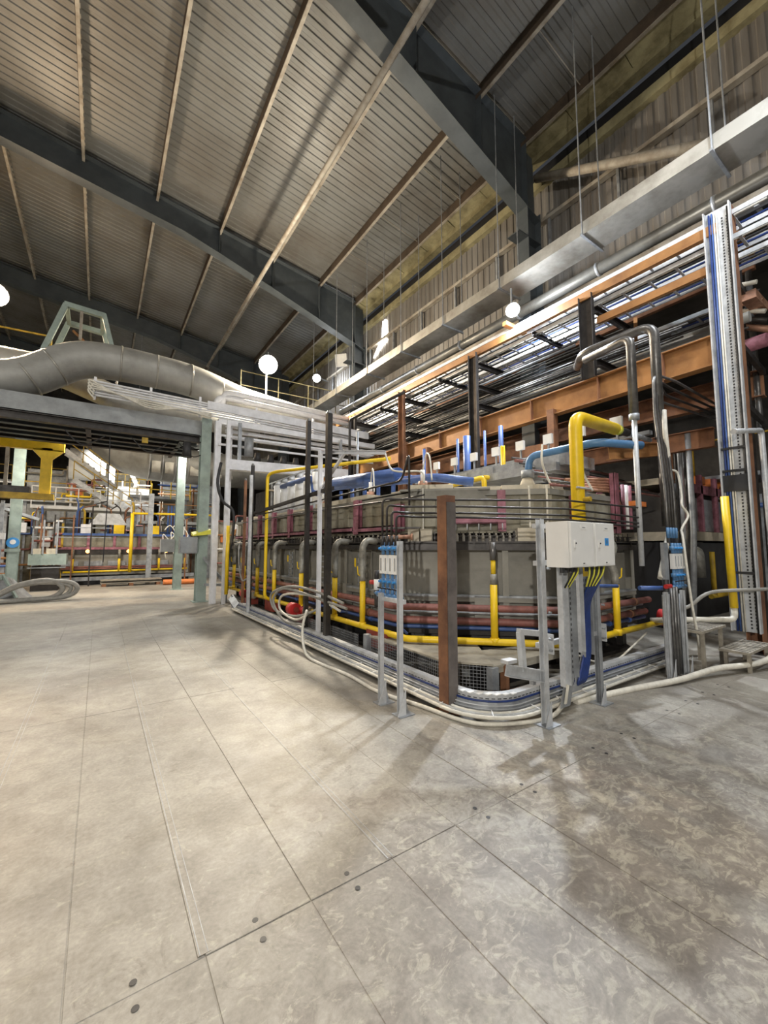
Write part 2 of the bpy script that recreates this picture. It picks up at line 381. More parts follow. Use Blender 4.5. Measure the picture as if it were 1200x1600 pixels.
portal(25.8, 'dark steel roof frame farther back, above the grey lagged pipe')
portal(35.3, 'dark steel roof frame farthest back in the hall')
m = MB().cyl((4.75, -2, 12.25), (4.8, 25.6, 12.35), 0.075, 12)
one(m, 'bracing_tube', 'purlin', 'long pale tube running under the rafters along the roof', 'steel tube', smooth=True)
m = MB().cyl((9.8, 6.55, 12.1), (9.8, 1.2, 8.9), 0.11, 12)
one(m, 'bracing_tube', 'purlin', 'pale diagonal tube leaning from the column down beside the cladding', 'steel tube', smooth=True)

# hung flat duct
d = T('flat_duct', 'long flat galvanized duct hung on rods under the cladding wall', 'duct', (8.35, 7, 8.1))
ys = [-3, -0.1, 2.1, 4.32, 6.49, 8.56, 10.6, 12.75, 15.2, 17.5, 20]
for a, b in zip(ys[:-1], ys[1:]):
    MB().box(8.0, 8.72, a + 0.01, b - 0.01, 8.1, 8.38).build('duct_section', 'ductsteel', d)
for y in ys[1:-1]:
    MB().bar((7.93, y, 8.08), (8.8, y, 8.08), 0.05, 0.04).build('cross_bar', 'galvdull', d)
    for x in (7.97, 8.76):
        MB().cyl((x, y, 8.06), (x, y, roofz(x) + 0.05), 0.014, 6).build('hanger_rod', 'galvdull', d)
d = T('round_duct', 'grey round duct behind the flat duct near the cladding', 'duct', (9.2, 5, 8.0))
MB().cyl((9.2, -3, 8.0), (9.2, 17, 8.0), 0.14, 16).build('pipe', 'ductsteel', d, True)
for k in range(9): MB().cyl((9.2, -2 + k * 2.2, 8.0), (9.2, -1.94 + k * 2.2, 8.0), 0.16, 16).build('joint_ring', 'galv', d, True)
d = T('black_cable_tray', 'black cable tray with side brackets below the round duct', 'cable tray', (9.3, 5, 7.5))
MB().chan((9.0, -3, 7.45), (9.0, 17, 7.45), 0.14, 0.5, 0.01, up=(0, 0, 1)).build('tray', 'black', d)
for k in range(10): MB().bar((8.85, -2 + k * 1.9, 7.36), (9.7, -2 + k * 1.9, 7.36), 0.06, 0.06).build('bracket', 'galvdull', d)

# ------------------------------------------------------------------ pipe rack at X = 8
rk = T('pipe_rack', 'tall rusty steel pipe rack carrying cable ladders and tubes', 'steel rack', (8.8, 7, 0))
YS = [4.15, 7.25, 10.4, 13.5, 16.8]
for y in YS:
    MB().chan((8.0, y + 0.14, 2.4 if y > 5 else 5.0), (8.0, y + 0.14, 6.72), 0.28, 0.1, 0.012, up=(0, 1, 0)).build('post', 'darksteel' if y != 10.4 else 'rustbrown', rk)
    for z in (6.35, 5.75, 5.25): MB().chan((7.98, y, z), (9.9, y, z), 0.14, 0.08, 0.01).build('cross_beam', 'darksteel', rk)
for y in (5.6, 8.8, 11.9): MB().chan((7.98, y, 6.5), (9.9, y, 6.5), 0.1, 0.06, 0.01).build('cross_beam', 'darksteel', rk)
MB().bar((8.0, 2.1, 6.74), (8.0, 17, 6.70), 0.1, 0.17).build('top_chord', 'rust', rk)
MB().bar((8.02, 2.1, 6.12), (8.02, 4.1, 6.12), 0.08, 0.14).build('lower_chord', 'rust', rk)
MB().ibeam((8.1, 2.1, 4.78), (8.1, 17, 4.55), 0.50, 0.2, 0.02, 0.012).build('main_beam', 'rust', rk); MB().bar((8.1, 2.1, 5.035), (8.1, 17, 4.805), .2, .008).build('beam_top_edge', 'greybrown', rk)
for y in (3.0, 4.15, 5.7, 7.25, 8.8, 10.4, 12, 13.5): MB().box(8.0, 8.1, y, y + 0.015, 4.48, 5.0).build('beam_stiffener', 'rustbrown', rk)
MB().ibeam((9.9, 2.1, 4.6), (9.9, 17, 4.6), 0.5, 0.2, 0.02, 0.012).build('rear_beam', 'rustbrown', rk)
MB().bar((9.9, 2.1, 6.9), (9.9, 17, 6.7), 0.1, 0.17).build('rear_chord', 'rustbrown', rk)
MB().ibeam((8.9, 2.6, 3.55), (8.9, 12, 3.65), 0.35, 0.16, 0.018, 0.012).build('lower_beam', 'rustbrown', rk)
MB().bar((8.35, 5.5, 3.85), (8.35, 11, 4.0), 0.12, 0.25).build('lower_beam', 'rustbrown', rk)
MB().bar((7.9, 6.3, 7.05), (10.1, 6.3, 7.05), 0.12, 0.1).build('outrigger', 'rust', rk)
MB().bar((8.0, 3.4, 5.8), (9.6, 4.1, 5.8), 0.06, 0.1).build('drilled_angle', 'rust', rk)
for y in (9.4, 5.2): MB().bar((8.05, y, 2.4), (8.05, y, 4.6), 0.16, 0.16).build('hanging_post', 'rustbrown', rk)
# near tall post with its cable tray
tp = T('tall_rack_post', 'tall dark rusty post at the right carrying the vertical cable tray', 'steel post', (8.4, 2.0, 0))
MB().chan((8.35, 2.06, 0), (8.35, 2.06, 7.15), 0.2, 0.2, 0.014, up=(0, 1, 0)).build('post', 'rustbrown', tp)
MB().box(8.15, 8.6, 1.85, 2.3, 0, 0.02).build('base_plate', 'darksteel', tp)
MB().bar((8.4, 2.1, 7.0), (9.9, 2.1, 7.1), 0.08, 0.14).build('top_arm', 'rust', tp)
for z in (6.0, 4.9, 3.9): MB().bar((8.4, 2.05, z), (9.9, 2.1, z - 0.1), 0.07, 0.1).build('side_arm', 'darksteel', tp)
vt = T('vertical_cable_tray', 'tall perforated galvanized cable tray with blue and white cables, rising to the rack', 'cable tray', (7.95, 2.1, 0))
MB().box(7.98, 8.0, 1.93, 2.26, 0.35, 7.05).build('tray_back', 'galv', vt)
MB().box(7.9, 8.0, 2.25, 2.27, 0.35, 7.05).build('side_rail', 'galv', vt); MB().box(7.9, 8.0, 1.92, 1.94, 0.35, 7.05).build('side_rail', 'galv', vt)
m = MB()
for k in range(130):
    z = 0.4 + k * 0.05
    m.box(7.974, 7.982, 1.97, 1.99, z, z + 0.025); m.box(7.974, 7.982, 2.03, 2.05, z, z + 0.025)
tag(m.build('slot_row', 'rubber', vt), kind='stuff')
for y, mm, r in ((2.2, 'cableblue', 0.015), (2.165, 'blue', 0.012), (2.135, 'cablewhite', 0.012), (2.105, 'cablewhite', 0.01), (1.96, 'rubber', 0.015)):
    MB().tube([(7.955, y, 0.35), (7.955, y + 0.01, 3), (7.955, y, 7.0)], r, 0.2).build('cable', mm, vt, True)
for z in (1.2, 3.1, 2.75): MB().box(7.93, 7.96, 1.93, 2.26, z, z + 0.035).build('strap', 'rubber', vt)
MB().box(7.93, 7.965, 1.95, 2.25, 2.45, 2.7).build('dark_wrap', 'rubber', vt)

def ladder(x, z, w, y0, y1, label, mm='galv', rp=0.45, h=0.08):
    t = T('cable_ladder', label, 'cable ladder', (x, (y0 + y1) / 2, z), 'cable ladders on the rack')
    for s in (0, w): MB().bar((x + s, y0, z), (x + s, y1, z), 0.02, h).build('side_rail', mm, t)
    n = int((y1 - y0) / rp)
    for k in range(n): MB().bar((x, y0 + (k + 0.5) * rp, z - h * 0.3), (x + w, y0 + (k + 0.5) * rp, z - h * 0.3), 0.04, 0.02).build('rung', mm, t)
    for k in range(3):
        MB().tube([(x + w * (0.2 + 0.3 * k), y0, z), (x + w * (0.25 + 0.27 * k), (y0 + y1) / 2, z), (x + w * (0.2 + 0.3 * k), y1, z)], 0.02, 0.5, 6).build('cable', ('cablewhite', 'rubber', 'cableblue')[k], t)
ladder(8.12, 6.55, 0.42, 1.2, 16.5, 'galvanized cable ladder on top tier of rack, nearest the front')
ladder(8.75, 6.55, 0.42, 0.6, 16.5, 'galvanized cable ladder on top tier of rack, at the back')
ladder(8.2, 7.02, 0.5, 0.4, 16.5, 'bright cable ladder held highest above the rack', 'galv')
ladder(9.3, 7.05, 0.6, 0.2, 16.5, 'wide cable ladder above the rack beside the black tray', 'galv', 0.6)
ladder(9.25, 6.05, 0.4, 2.2, 16.5, 'dim cable ladder on middle tier at the back of rack', 'galvdull')
ORD = ('nearest', 'second', 'third', 'fourth', 'fifth', 'sixth', 'seventh', 'eighth', 'ninth')
i = 0
for z, xs, names in ((5.93, (8.15, 8.28, 8.42, 8.56, 8.72, 8.9, 9.05), 'middle'), (5.42, (8.15, 8.25, 8.36, 8.5, 8.62, 8.8, 8.95, 9.2, 9.4), 'lower'), (5.05, (8.2, 8.4, 8.7, 9.0, 9.3), 'lowest')):
    for x in xs:
        i += 1; r = random.choice((0.015, 0.018, 0.022, 0.03))
        zz = z + r - (0.08 if names == 'lowest' else 0)
        one(MB().cyl((x, random.uniform(2.0, 3.2) if names != 'middle' else random.uniform(3.5, 5), zz), (x, 16.8, zz), r, 8), 'conduit', random.choice(('tubesteel', 'galvdull', 'darksteel', 'darksteel', 'tubesteel')),
            'steel conduit on the %s tier of the pipe rack, %s from its front' % (names, ORD[xs.index(x)]), 'conduit', 'conduits on the %s tier of the rack' % names, True)
MB().tube([(9.4, 1.9, 5.2), (9.8, 8, 5.2)], .12, 0, 10).build('pink_pipe', 'maroon', rk, True); MB().box(8.9, 9.6, 1.9, 2.1, 5.8, 5.95).build('clutter_plate', 'copper', rk)
for q in range(6): MB().cyl((9.0 + .13 * q, 1.9, 6.1 - .13 * q), (9.0 + .13 * q, 2.3, 6.2 - .1 * q), .04 + .01 * (q % 3), 8).build('pipe_end', ('cablewhite', 'darksteel', 'copper')[q % 3], rk, True)
one(MB().tube([(8.9, 2.0, 5.5), (8.9, 4.0, 5.5), (8.9, 9.0, 5.5)], 0.09, 0.2, 10), 'lagged_pipe', 'lagging', 'thick pale pipe between the rack tiers behind the tall post', 'pipe', smooth=True)
# ------------------------------------------------------------------ the furnace: leg A (+Y), chamfer C, end B (+X), chamfer D, leg E (+Y)
R2 = math.sqrt(0.5)
class Seg:      # s along the face, o outwards, z up
    def __init__(s, p, d, n): s.p = V((*p, 0)); s.d = V((*d, 0)); s.n = V((*n, 0)); s.rz = math.atan2(d[1], d[0])
    def P(s, a, o, z): q = s.p + s.d * a + s.n * o; return (q.x, q.y, z)
    def box(s, m, a0, a1, o0, o1, z0, z1):
        pts = [s.P(a, o, z) for z in (z0, z1) for a, o in ((a0, o0), (a1, o0), (a1, o1), (a0, o1))]
        return m.hexa(pts)
SA = Seg((3.65, 4.75), (0, 1), (-1, 0)); SC = Seg((3.65, 4.75), (R2, -R2), (-R2, -R2)); SB = Seg((5.1, 3.3), (1, 0), (0, -1))
SD = Seg((6.95, 3.3), (R2, R2), (R2, -R2)); SE = Seg((8.4, 4.75), (0, 1), (1, 0))
LA, LC, LB, LD = 9.4, 2.05, 1.85, 2.05
SEGS = ((SA, LA), (SC, LC), (SB, LB), (SD, LD), (SE, 5.0))
PATH = [(3.65, 14.15), (3.65, 4.75), (5.1, 3.3), (6.95, 3.3), (8.4, 4.75), (8.4, 9.75)]    # travelling: outward = right of travel
fu = T('conveyor_furnace', 'long grey steel furnace with maroon posts and chamfered corner', 'furnace', (5.5, 6, 0))
def fp(nm, mm, f): m = MB(); f(m); return m.build(nm, mm, fu)
# outward of PATH travel (-Y then turning): right of (0,-1) is (-1,0): correct
for sg, ln in SEGS:
    n = max(1, round(ln / 0.78)); w = ln / n
    for k in range(n):
        m = MB(); sg.box(m, k * w + 0.006, (k + 1) * w - 0.006, -0.05, 0, 0.5, 1.64); m.build('body_panel', 'furnace', fu)
        m = MB(); sg.box(m, k * w + 0.01, (k + 1) * w - 0.01, -0.2, -0.14, 1.82, 2.36); m.build('casing_panel', 'casing', fu)
        m = MB(); sg.box(m, (k + 1) * w - 0.008, (k + 1) * w + 0.008, 0, 0.11, 0.55, 1.62); sg.box(m, (k + 1) * w - 0.04, (k + 1) * w + 0.04, 0.1, 0.115, 0.55, 1.62); m.build('stiffener', 'furnace', fu)
        m = MB(); sg.box(m, (k + .35) * w, (k + .62) * w, -0.14, -0.1, 1.9, 2.3); m.build('inspection_plate', 'casing', fu)
PR = lambda o0, o1, z0, z1: [(o0, z0), (o1, z0), (o1, z1), (o0, z1)]
for o0, o1, z0, z1, nm, mm in ((0, 0.13, 0.92, 0.945, 'ledge', 'galvdull'), (0.11, 0.125, 0.86, 0.92, 'ledge_lip', 'furnace'), (-0.15, 0.16, 1.64, 1.66, 'shelf', 'darksteel'), (0.14, 0.16, 1.56, 1.68, 'shelf_lip', 'darksteel'),
                              (-0.02, 0.12, 0.42, 0.5, 'bottom_rail', 'darksteel'), (-0.3, -0.1, 0.25, 0.42, 'base_beam', 'darksteel'), (-0.16, -0.1, 2.34, 2.42, 'top_angle', 'furnace'), (-0.2, 0.02, 0.0, 0.05, 'base_rail', 'darksteel'), (-0.14, -0.06, 1.80, 1.84, 'casing_angle', 'casing')):
    fp(nm, mm, lambda m: m.sweep(PATH, PR(o0, o1, z0, z1)))
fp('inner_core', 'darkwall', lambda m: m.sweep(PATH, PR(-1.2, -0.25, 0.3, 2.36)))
fp('hearth', 'casing', lambda m: m.hexa([(4.7, 4.5, 0.4), (7.5, 4.5, 0.4), (7.5, 12, 0.4), (4.7, 12, 0.4), (4.7, 4.5, 2.3), (7.5, 4.5, 2.3), (7.5, 12, 2.3), (4.7, 12, 2.3)]))
# roof slabs: pale cast blocks and lid plates
for sg, ln in SEGS:
    n = max(1, round(ln / 0.7)); w = ln / n
    for k in range(n):
        m = MB(); sg.box(m, k * w + 0.008, (k + 1) * w - 0.008, -1.0, -0.25, 2.37, 2.37 + random.choice((0.1, 0.13, 0.12, 0.17))); m.build('roof_block', 'block', fu)
fp('roof_plate', 'furnace', lambda m: SC.box(m, -0.1, 1.2, -0.5, -0.06, 2.42, 2.45))
fp('roof_plate', 'furnace', lambda m: SA.box(m, 0.0, 1.6, -0.45, -0.1, 2.4, 2.44))
fp('roof_fold', 'furnace', lambda m: m.hexa([SC.P(0.05, -0.08, 2.30), SC.P(1.2, -0.08, 2.28), SC.P(1.2, -0.2, 2.30), SC.P(0.05, -0.2, 2.3), SC.P(0.25, -0.06, 2.43), SC.P(1.0, -0.06, 2.44), SC.P(1.0, -0.2, 2.44), SC.P(0.25, -0.2, 2.43)]))
# maroon posts and rails
fp('shade_skirt', 'black', lambda m: m.sweep(PATH, PR(-0.5, -0.3, 0.0, 0.5)))  # black band added for the darkness under the furnace
fp('gap_shade', 'black', lambda m: SD.box(m, 0.15, 2.3, 0.02, 0.05, 0.3, 1.5))  # black sheet painting the shade of the gap beside the furnace end
def mpost(sg, a, h=2.42, w=0.09):
    m = MB(); m.chan(sg.P(a - w / 2, -0.06, 1.82), sg.P(a - w / 2, -0.06, h), 0.09, w, 0.01, up=tuple(sg.n)); sg.box(m, a - w / 2, a + w / 2, -0.04, -0.028, 1.82, h); m.build('maroon_post', 'maroon', fu)
for a in (1.52, 3.55, 4.65, 5.75, 6.9, 8.0): mpost(SA, a, 2.42 if a < 3 else 2.5)
mpost(SA, 0.3, 2.25); mpost(SC, 1.35, 2.4, 0.11); mpost(SB, 0.55, 2.35); mpost(SB, 1.75, 2.8, 0.12); mpost(SD, 0.9, 2.6); mpost(SD, 1.8, 2.7)
for sg, a0, a1, z in ((SA, 0.35, 1.5, 1.84), (SA, 1.6, 9.2, 1.86), (SC, 0.5, 1.32, 1.93), (SB, 0.6, 1.7, 1.9), (SD, 0.1, 2.0, 1.9)):
    m = MB(); sg.box(m, a0, a1, -0.1, -0.02, z, z + 0.02); sg.box(m, a0, a1, -0.1, -0.02, z + 0.075, z + 0.095); sg.box(m, a0, a1, -0.03, -0.02, z, z + 0.095); m.build('maroon_rail', 'maroon', fu)
# clamps along the shelf
pm = MB(); pm.box(-0.022, 0.022, -0.012, 0.012, 0.0, 0.1); pm.box(-0.03, 0.03, -0.04, 0.02, 0.085, 0.1); pm.cyl((0, 0.0, 0.1), (0, 0, 0.15), 0.007, 6); pm.box(-0.012, 0.012, -0.05, -0.03, -0.07, 0.03)
base = proto(pm, 'clamp', 'darksteel', fu, SC.P(0.55, 0.10, 1.66), SC.rz)
pc = MB(); pc.cyl((0, 0, 0), (0, 0, 0.10), 0.025, 8); pc.cyl((0, 0, .1), (0, 0, 0.125), 0.014, 8)
cup = proto(pc, 'ceramic_cap', 'purlin', fu, SC.P(0.6, -0.02, 1.70), 0)
for sg, a0, a1, st in ((SC, 0.5, 1.5, 0.09), (SA, 0.15, 9.2, 0.14), (SB, 0.05, 1.8, 0.13)):
    a = a0
    while a < a1:
        q = sg.P(a + random.uniform(-.01, .01), 0.10 + random.uniform(-.02, .02), 1.66); inst('clamp', base, fu, q, sg.rz)
        if sg is not SA or a < 4: inst('ceramic_cap', cup, fu, sg.P(a + 0.045, -0.02, 1.67), 0)
        a += st
fp('hanger_bar', 'darksteel', lambda m: (SC.box(m, 0.4, 1.5, 0.12, 0.15, 1.62, 1.65), SC.box(m, 0.41, 0.43, 0.1, 0.13, 1.66, 1.82), SC.box(m, 1.48, 1.5, 0.1, 0.13, 1.66, 1.82)))
for sg, a in ((SC, 0.12), (SC, 0.30), (SC, 1.62)):
    m = MB(); sg.box(m, a - 0.08, a + 0.08, -0.12, 0.1, 1.665, 1.86); m.build('ceramic_block', 'block', fu)
m = MB(); SC.box(m, 1.68, 1.80, -0.12, 0.05, 1.665, 1.86); m.build('ceramic_block', 'block', fu)
m = MB().cyl(SC.P(-0.25, 0.2, 1.74), SC.P(0.1, 0.2, 1.745), 0.03, 10); m.cyl(SC.P(0.1, 0.2, 1.745), SC.P(0.12, 0.2, 1.745), 0.05, 10); m.build('burner_tube', 'copper', fu, True)
m = MB(); SC.box(m, -0.3, 0.22, 0.0, 0.14, 1.86, 1.885); m.build('cover_plate', 'darksteel', fu)
m = MB().cyl(SC.P(0.25, 0.02, 1.86), SC.P(0.25, 0.02, 2.45), 0.012, 8); m.build('white_rod', 'cablewhite', fu)
for a in (1.72, 1.95): MB().cyl(SC.P(a, 0.0, 1.86), SC.P(a, 0.0, 2.45), 0.014, 8).build('white_rod', 'cablewhite', fu)
for k in range(6): MB().cyl(SC.P(0.55 + 0.16 * k, 0.03, 1.93), SC.P(0.55 + 0.16 * k, 0.03, 1.84), 0.009, 6).build('bolt', 'galv', fu)
m = MB(); SC.box(m, 0.95, 1.25, 0.02, 0.13, 0.55, 0.94); m.build('lower_bracket', 'furnace', fu)
for a in (1.5, 3.1, 5.0, 7.0): m = MB(); SA.box(m, a, a + 0.22, 0.02, 0.14, 0.5, 0.98); m.build('lower_bracket', 'furnace', fu)
for a in (0.9, 2.3, 3.9, 6.2):      # small ladders and handles on the side panels
    m = MB()
    for k in range(5): m.box(3.5, 3.52, 4.75 + a, 4.95 + a, 1.02 + 0.1 * k, 1.04 + 0.1 * k)
    m.box(3.5, 3.52, 4.75 + a, 4.77 + a, 0.98, 1.5); m.box(3.5, 3.52, 4.93 + a, 4.95 + a, 0.98, 1.5); m.build('side_rack', 'galvdull', fu)
for a in (0.35, 1.15, 2.5, 4.1): MB().bar((3.48, 4.75 + a, 1.28), (3.48, 4.75 + a, 1.42), 0.015, 0.03).build('yellow_lever', 'yellow', fu)
m = MB(); m.box(4.5, 4.7, 2.9, 3.0, 0, 0.4)
for sg, ln in ((SA, LA), (SC, LC), (SB, LB)):   # feet under the base
    n = int(ln / 0.9)
    for k in range(n + 1):
        m = MB(); sg.box(m, k * 0.9, k * 0.9 + 0.1, -0.16, -0.06, 0.0, 0.42); m.build('foot', 'darksteel', fu)

# ------------------------------------------------------------------ pipes hugging the furnace
def ringpath(o, z, ya=13.6, xb=7.0, tail=True):
    # offset of the furnace outline by o
    c = 8.4 - o * math.sqrt(2)
    x = 3.65 - o; y = 3.3 - o
    pts = [(x, ya, z), (x, c - x, z), (c - y, y, z)]
    if tail: pts.append((xb, y, z))
    return pts
for o, z, r, mm, nm, lb in ((0.30, 0.80, 0.046, 'maroonpipe', 'water_pipe', 'maroon pipe round the furnace foot, the upper of the two'),
                            (0.24, 0.62, 0.048, 'maroonpipe', 'water_pipe', 'maroon pipe round the furnace foot, the lower of the two'),
                            (0.22, 0.53, 0.028, 'blue', 'air_pipe', 'thin blue pipe just behind the yellow gas pipe')):
    t = T(nm, lb, 'pipe', (3.4, 4.5, z)); m = MB().tube(ringpath(o, z), r, 0.1, 10); m.build('pipe', mm, t, True)
    pts = ringpath(o, z)
    for k in range(9): MB().cyl((pts[0][0], 5.3 + k * 0.95, z), (pts[0][0], 5.38 + k * 0.95, z), r + 0.01, 10).build('coupling', mm if mm == 'blue' else 'rustbrown', t, True)
    for k in range(3): x = 5.4 + k * 0.55; MB().cyl((x, pts[-1][1], z), (x + 0.06, pts[-1][1], z), r + 0.01, 10).build('coupling', mm if mm == 'blue' else 'rustbrown', t, True)
one(MB().tube(ringpath(0.2, 0.72), 0.02, 0.1, 8), 'thin_pipe', 'galvdull', 'thin grey pipe between the two maroon pipes', 'pipe', smooth=True)
gp = T('gas_pipe', 'yellow gas pipe running low round the furnace with short risers', 'pipe', (3.25, 4.3, 0.45))
gpts = [(3.25, 13.4, 0.40), (3.25, 4.22, 0.45), (4.62, 2.88, 0.45), (7.35, 2.93, 0.45)]
MB().tube(gpts, 0.042, 0.06, 12).build('main_pipe', 'yellow', gp, True)
def riser(x, y, nx, ny, ztop=1.12, hook=1):
    MB().cyl((x, y, 0.45), (x, y, ztop), 0.044, 12).build('riser', 'yellow', gp, True)
    MB().cyl((x, y, 0.42), (x, y, 0.50), 0.054, 12).build('tee', 'yellow', gp, True)
    px, py = -ny * 0.06, nx * 0.06
    if hook:
        MB().tube([(x, y, ztop - .02), (x, y, ztop + 0.1), (x + nx * .03 + px, y + ny * .03 + py, ztop + 0.28), (x, y, ztop + 0.5), (x + nx * 0.08, y + ny * 0.08, ztop + 0.585), (x + nx * 0.3, y + ny * 0.3, ztop + 0.56)], 0.052, 0.12, 10).build('flexible_hose', 'hose', gp, True)
        MB().cyl((x, y, ztop - 0.01), (x, y, ztop + 0.1), 0.047, 8).build('valve_body', 'stepmetal', gp)
        MB().tube([(x - nx * .05, y - ny * .05, ztop + 0.06), (x - nx * .08, y - ny * .08, ztop + .08), (x - nx * .09, y - ny * .09, ztop + 0.2)], 0.009, 0.01, 6).build('valve_lever', 'yellow', gp)
    else:
        MB().tube([(x, y, ztop), (x, y, ztop + 0.13)], 0.042, 0, 10).build('flexible_hose', 'hose', gp, True)
        MB().tube([(x, y, ztop + .13), (x, y, ztop + 0.3)], 0.03, 0, 10).build('upper_riser', 'yellow', gp, True)
        MB().tube([(x, y, ztop + .3), (x, y, ztop + .52)], 0.04, 0, 10).build('flexible_hose', 'tubesteel', gp, True)
for y in (12.4, 11.4, 10.25, 9.05, 7.55, 6.17, 5.29): riser(3.25, y, 1, 0)
riser(4.02, 3.47, R2, R2, 1.14, 0)
riser(5.82, 2.9, 0, 1)
tg = T('gas_pipe', 'tall thin yellow pipe rising in front of the furnace side, far left', 'pipe', (3.12, 9.2, 0.4))
MB().tube([(3.22, 9.22, 0.42), (3.1, 9.22, 0.5), (3.1, 9.22, 3.25), (3.2, 9.0, 3.3), (4.4, 6.2, 3.25)], 0.036, 0.12, 10).build('pipe', 'yellow', tg, True)
bg = T('gas_pipe', 'thick yellow pipe standing behind the grey enclosures and bending right at the top', 'pipe', (4.85, 2.8, 0.45))
MB().tube([(4.85, 2.82, 0.45), (4.85, 2.82, 3.24), (5.85, 2.82, 3.24)], 0.08, 0.16, 16, 6).build('pipe', 'yellow', bg, True)
MB().cyl((5.85, 2.82, 3.24), (5.95, 2.82, 3.24), 0.07, 12).build('green_band', 'cableyellow', bg, True)
MB().cyl((5.95, 2.82, 3.24), (6.2, 2.82, 3.24), 0.055, 12).build('valve', 'darksteel', bg, True)
MB().cyl((6.2, 2.82, 3.24), (6.9, 2.82, 3.24), 0.035, 12).build('steel_nipple', 'galvdull', bg, True)
MB().cyl((4.7, 2.74, 2.32), (5.0, 2.74, 2.32), 0.014, 8).build('clamp', 'galv', bg)
MB().cyl((4.85, 2.66, 2.18), (4.85, 2.76, 2.18), 0.03, 10).build('plug', 'dullyellow', bg)
# four dark conduit pipes bending round the corner from the flow meters
for k, z in enumerate((2.13, 2.055, 1.98, 1.93)):
    o = 0.75 + 0.02 * k; c = 7.0 + 0.15 * 0
    y0 = 3.74 - 0.085 * k
    pts = [(2.55, y0, 1.66), (2.55, y0, z), (2.83, y0 - 0.0 + 0.05, z), (3.3, 3.35 - 0.02 * k, z), (4.35, 2.68, z - 0.02), (6.0, 2.62, z - 0.06)]
    if k == 0: pts = [(2.55, y0, 1.66), (2.55, y0, z), (3.3, 3.35, z), (4.35, 2.68, z), (6.0, 2.62, z)]
    t = T('conduit_pipe', 'dark pipe from the left flow meters round the furnace corner, %s of four' % ('topmost', 'second', 'third', 'lowest')[k], 'pipe', (2.55, y0, 1.66))
    MB().tube(pts, 0.012, 0.06, 8).build('pipe', 'darksteel', t, True)
    MB().cyl((2.55, y0, 1.62), (2.55, y0, 1.72), 0.022, 8).build('union', 'darksteel', t, True)
one(MB().tube([(2.9, 10.4, 2.2), (3.2, 7, 2.26), (3.2, 4.2, 2.22), (3.2, 3.8, 2.23)], 0.011, 0.3, 8), 'thin_pipe', 'darksteel', 'thin dark pipe running along the furnace side above the maroon rail', 'pipe', smooth=True)
one(MB().tube([(3.05, 9.2, 2.36), (3.05, 4.05, 2.42), (3.05, 3.9, 2.75), (3.05, 3.9, 2.1)], 0.014, 0.1, 8), 'thin_pipe', 'darksteel', 'dark pipe sloping up over the furnace side and down at its corner', 'pipe', smooth=True)

# flow meter banks
def meters(x, y, dx, dy, label, rails, zt=1.66, zb=1.14, n=4, sp=0.085):
    t = T('flow_meter_bank', label, 'flow meters', (x, y, 0))
    L = math.hypot(dx, dy); ux, uy = dx / L, dy / L; nx, ny = -uy, ux      # outward normal
    if nx * -x + ny * -y < 0: nx, ny = -nx, -ny
    for k in range(n):
        px, py = x + ux * sp * k, y + uy * sp * k
        h = zt - zb
        f = MB(); c = [(px + ux * a + nx * b, py + uy * a + ny * b) for a, b in ((-.03, -.025), (.03, -.025), (.03, .03), (-.03, .03))]
        f.hexa([(a, b, zb + h * .34) for a, b in c] + [(a, b, zb + h * .72) for a, b in c]); f.build('meter_body', 'white', t)
        s = MB(); c2 = [(px + ux * a + nx * b, py + uy * a + ny * b) for a, b in ((-.008, .03), (.008, .03), (.008, .033), (-.008, .033))]
        s.hexa([(a, b, zb + h * .4) for a, b in c2] + [(a, b, zb + h * .66) for a, b in c2]); s.build('scale_slot', 'galvdull', t)
        for z0, z1 in ((zb + h * .73, zb + h * .99), (zb + .02, zb + h * .33)):
            m = MB().cyl((px, py, z0), (px, py, z1), 0.018, 10); zm = (z0 + z1) / 2
            m.cyl((px, py, zm - .025), (px, py, zm + .025), 0.034, 10); m.build('blue_valve', 'lightblue', t, True)
            MB().cyl((px + nx * .03, py + ny * .03, zm), (px + nx * .06, py + ny * .06, zm), 0.012, 8).build('valve_knob', 'stickerblue', t)
        MB().cyl((px, py, zb - 0.05), (px, py, zb + .03), 0.02, 8).build('elbow', 'lightblue', t, True)
        MB().bar((px, py, zb + .01), (px + nx * .07, py + ny * .07, zb + .03), 0.02, 0.012).build('lever', 'darksteel', t)
    a = (x - ux * .1, y - uy * .1, zb - .06); b = (x + ux * (sp * n), y + uy * (sp * n), zb - .06)
    MB().cyl(a, b, 0.024, 12).build('manifold', 'lightblue', t, True)
    for sx, sy, h in rails:
        MB().chan((sx, sy + .02, 0.01), (sx, sy + .02, h), 0.045, 0.045, 0.005, up=(0, 1, 0)).build('strut_post', 'galv', t)
        MB().box(sx - .09, sx + .09, sy - .07, sy + .07, 0, 0.01).build('foot_plate', 'galvdull', t)
        m = MB(); m.quadring([[(sx - .1, sy - .045, .01), (sx + .0, sy - .045, .01), (sx, sy - .045, .26)], [(sx - .1, sy - .04, .01), (sx, sy - .04, .01), (sx, sy - .04, .26)]])
        m.quadring([[(sx + .1, sy + .06, .01), (sx + .03, sy + .06, .01), (sx + .03, sy + .06, .26)], [(sx + .1, sy + .055, .01), (sx + .03, sy + .055, .01), (sx + .03, sy + .055, .26)]]); m.build('gusset', 'galv', t)
    return t, (nx, ny)
t1, nn = meters(2.56, 3.74, 0, -1, 'left bank of blue and white flow meters on two galvanized posts', ((2.50, 3.64, 1.12), (2.48, 3.28, 1.66)))
MB().bar((2.5, 3.64, 1.06), (2.5, 3.28, 1.06), 0.04).build('cross_rail', 'galv', t1)
MB().tube([(2.56, 3.46, 1.08), (2.56, 3.46, 0.8), (2.7, 3.5, 0.7)], 0.012, 0.04, 8).build('blue_tube', 'blue', t1, True)
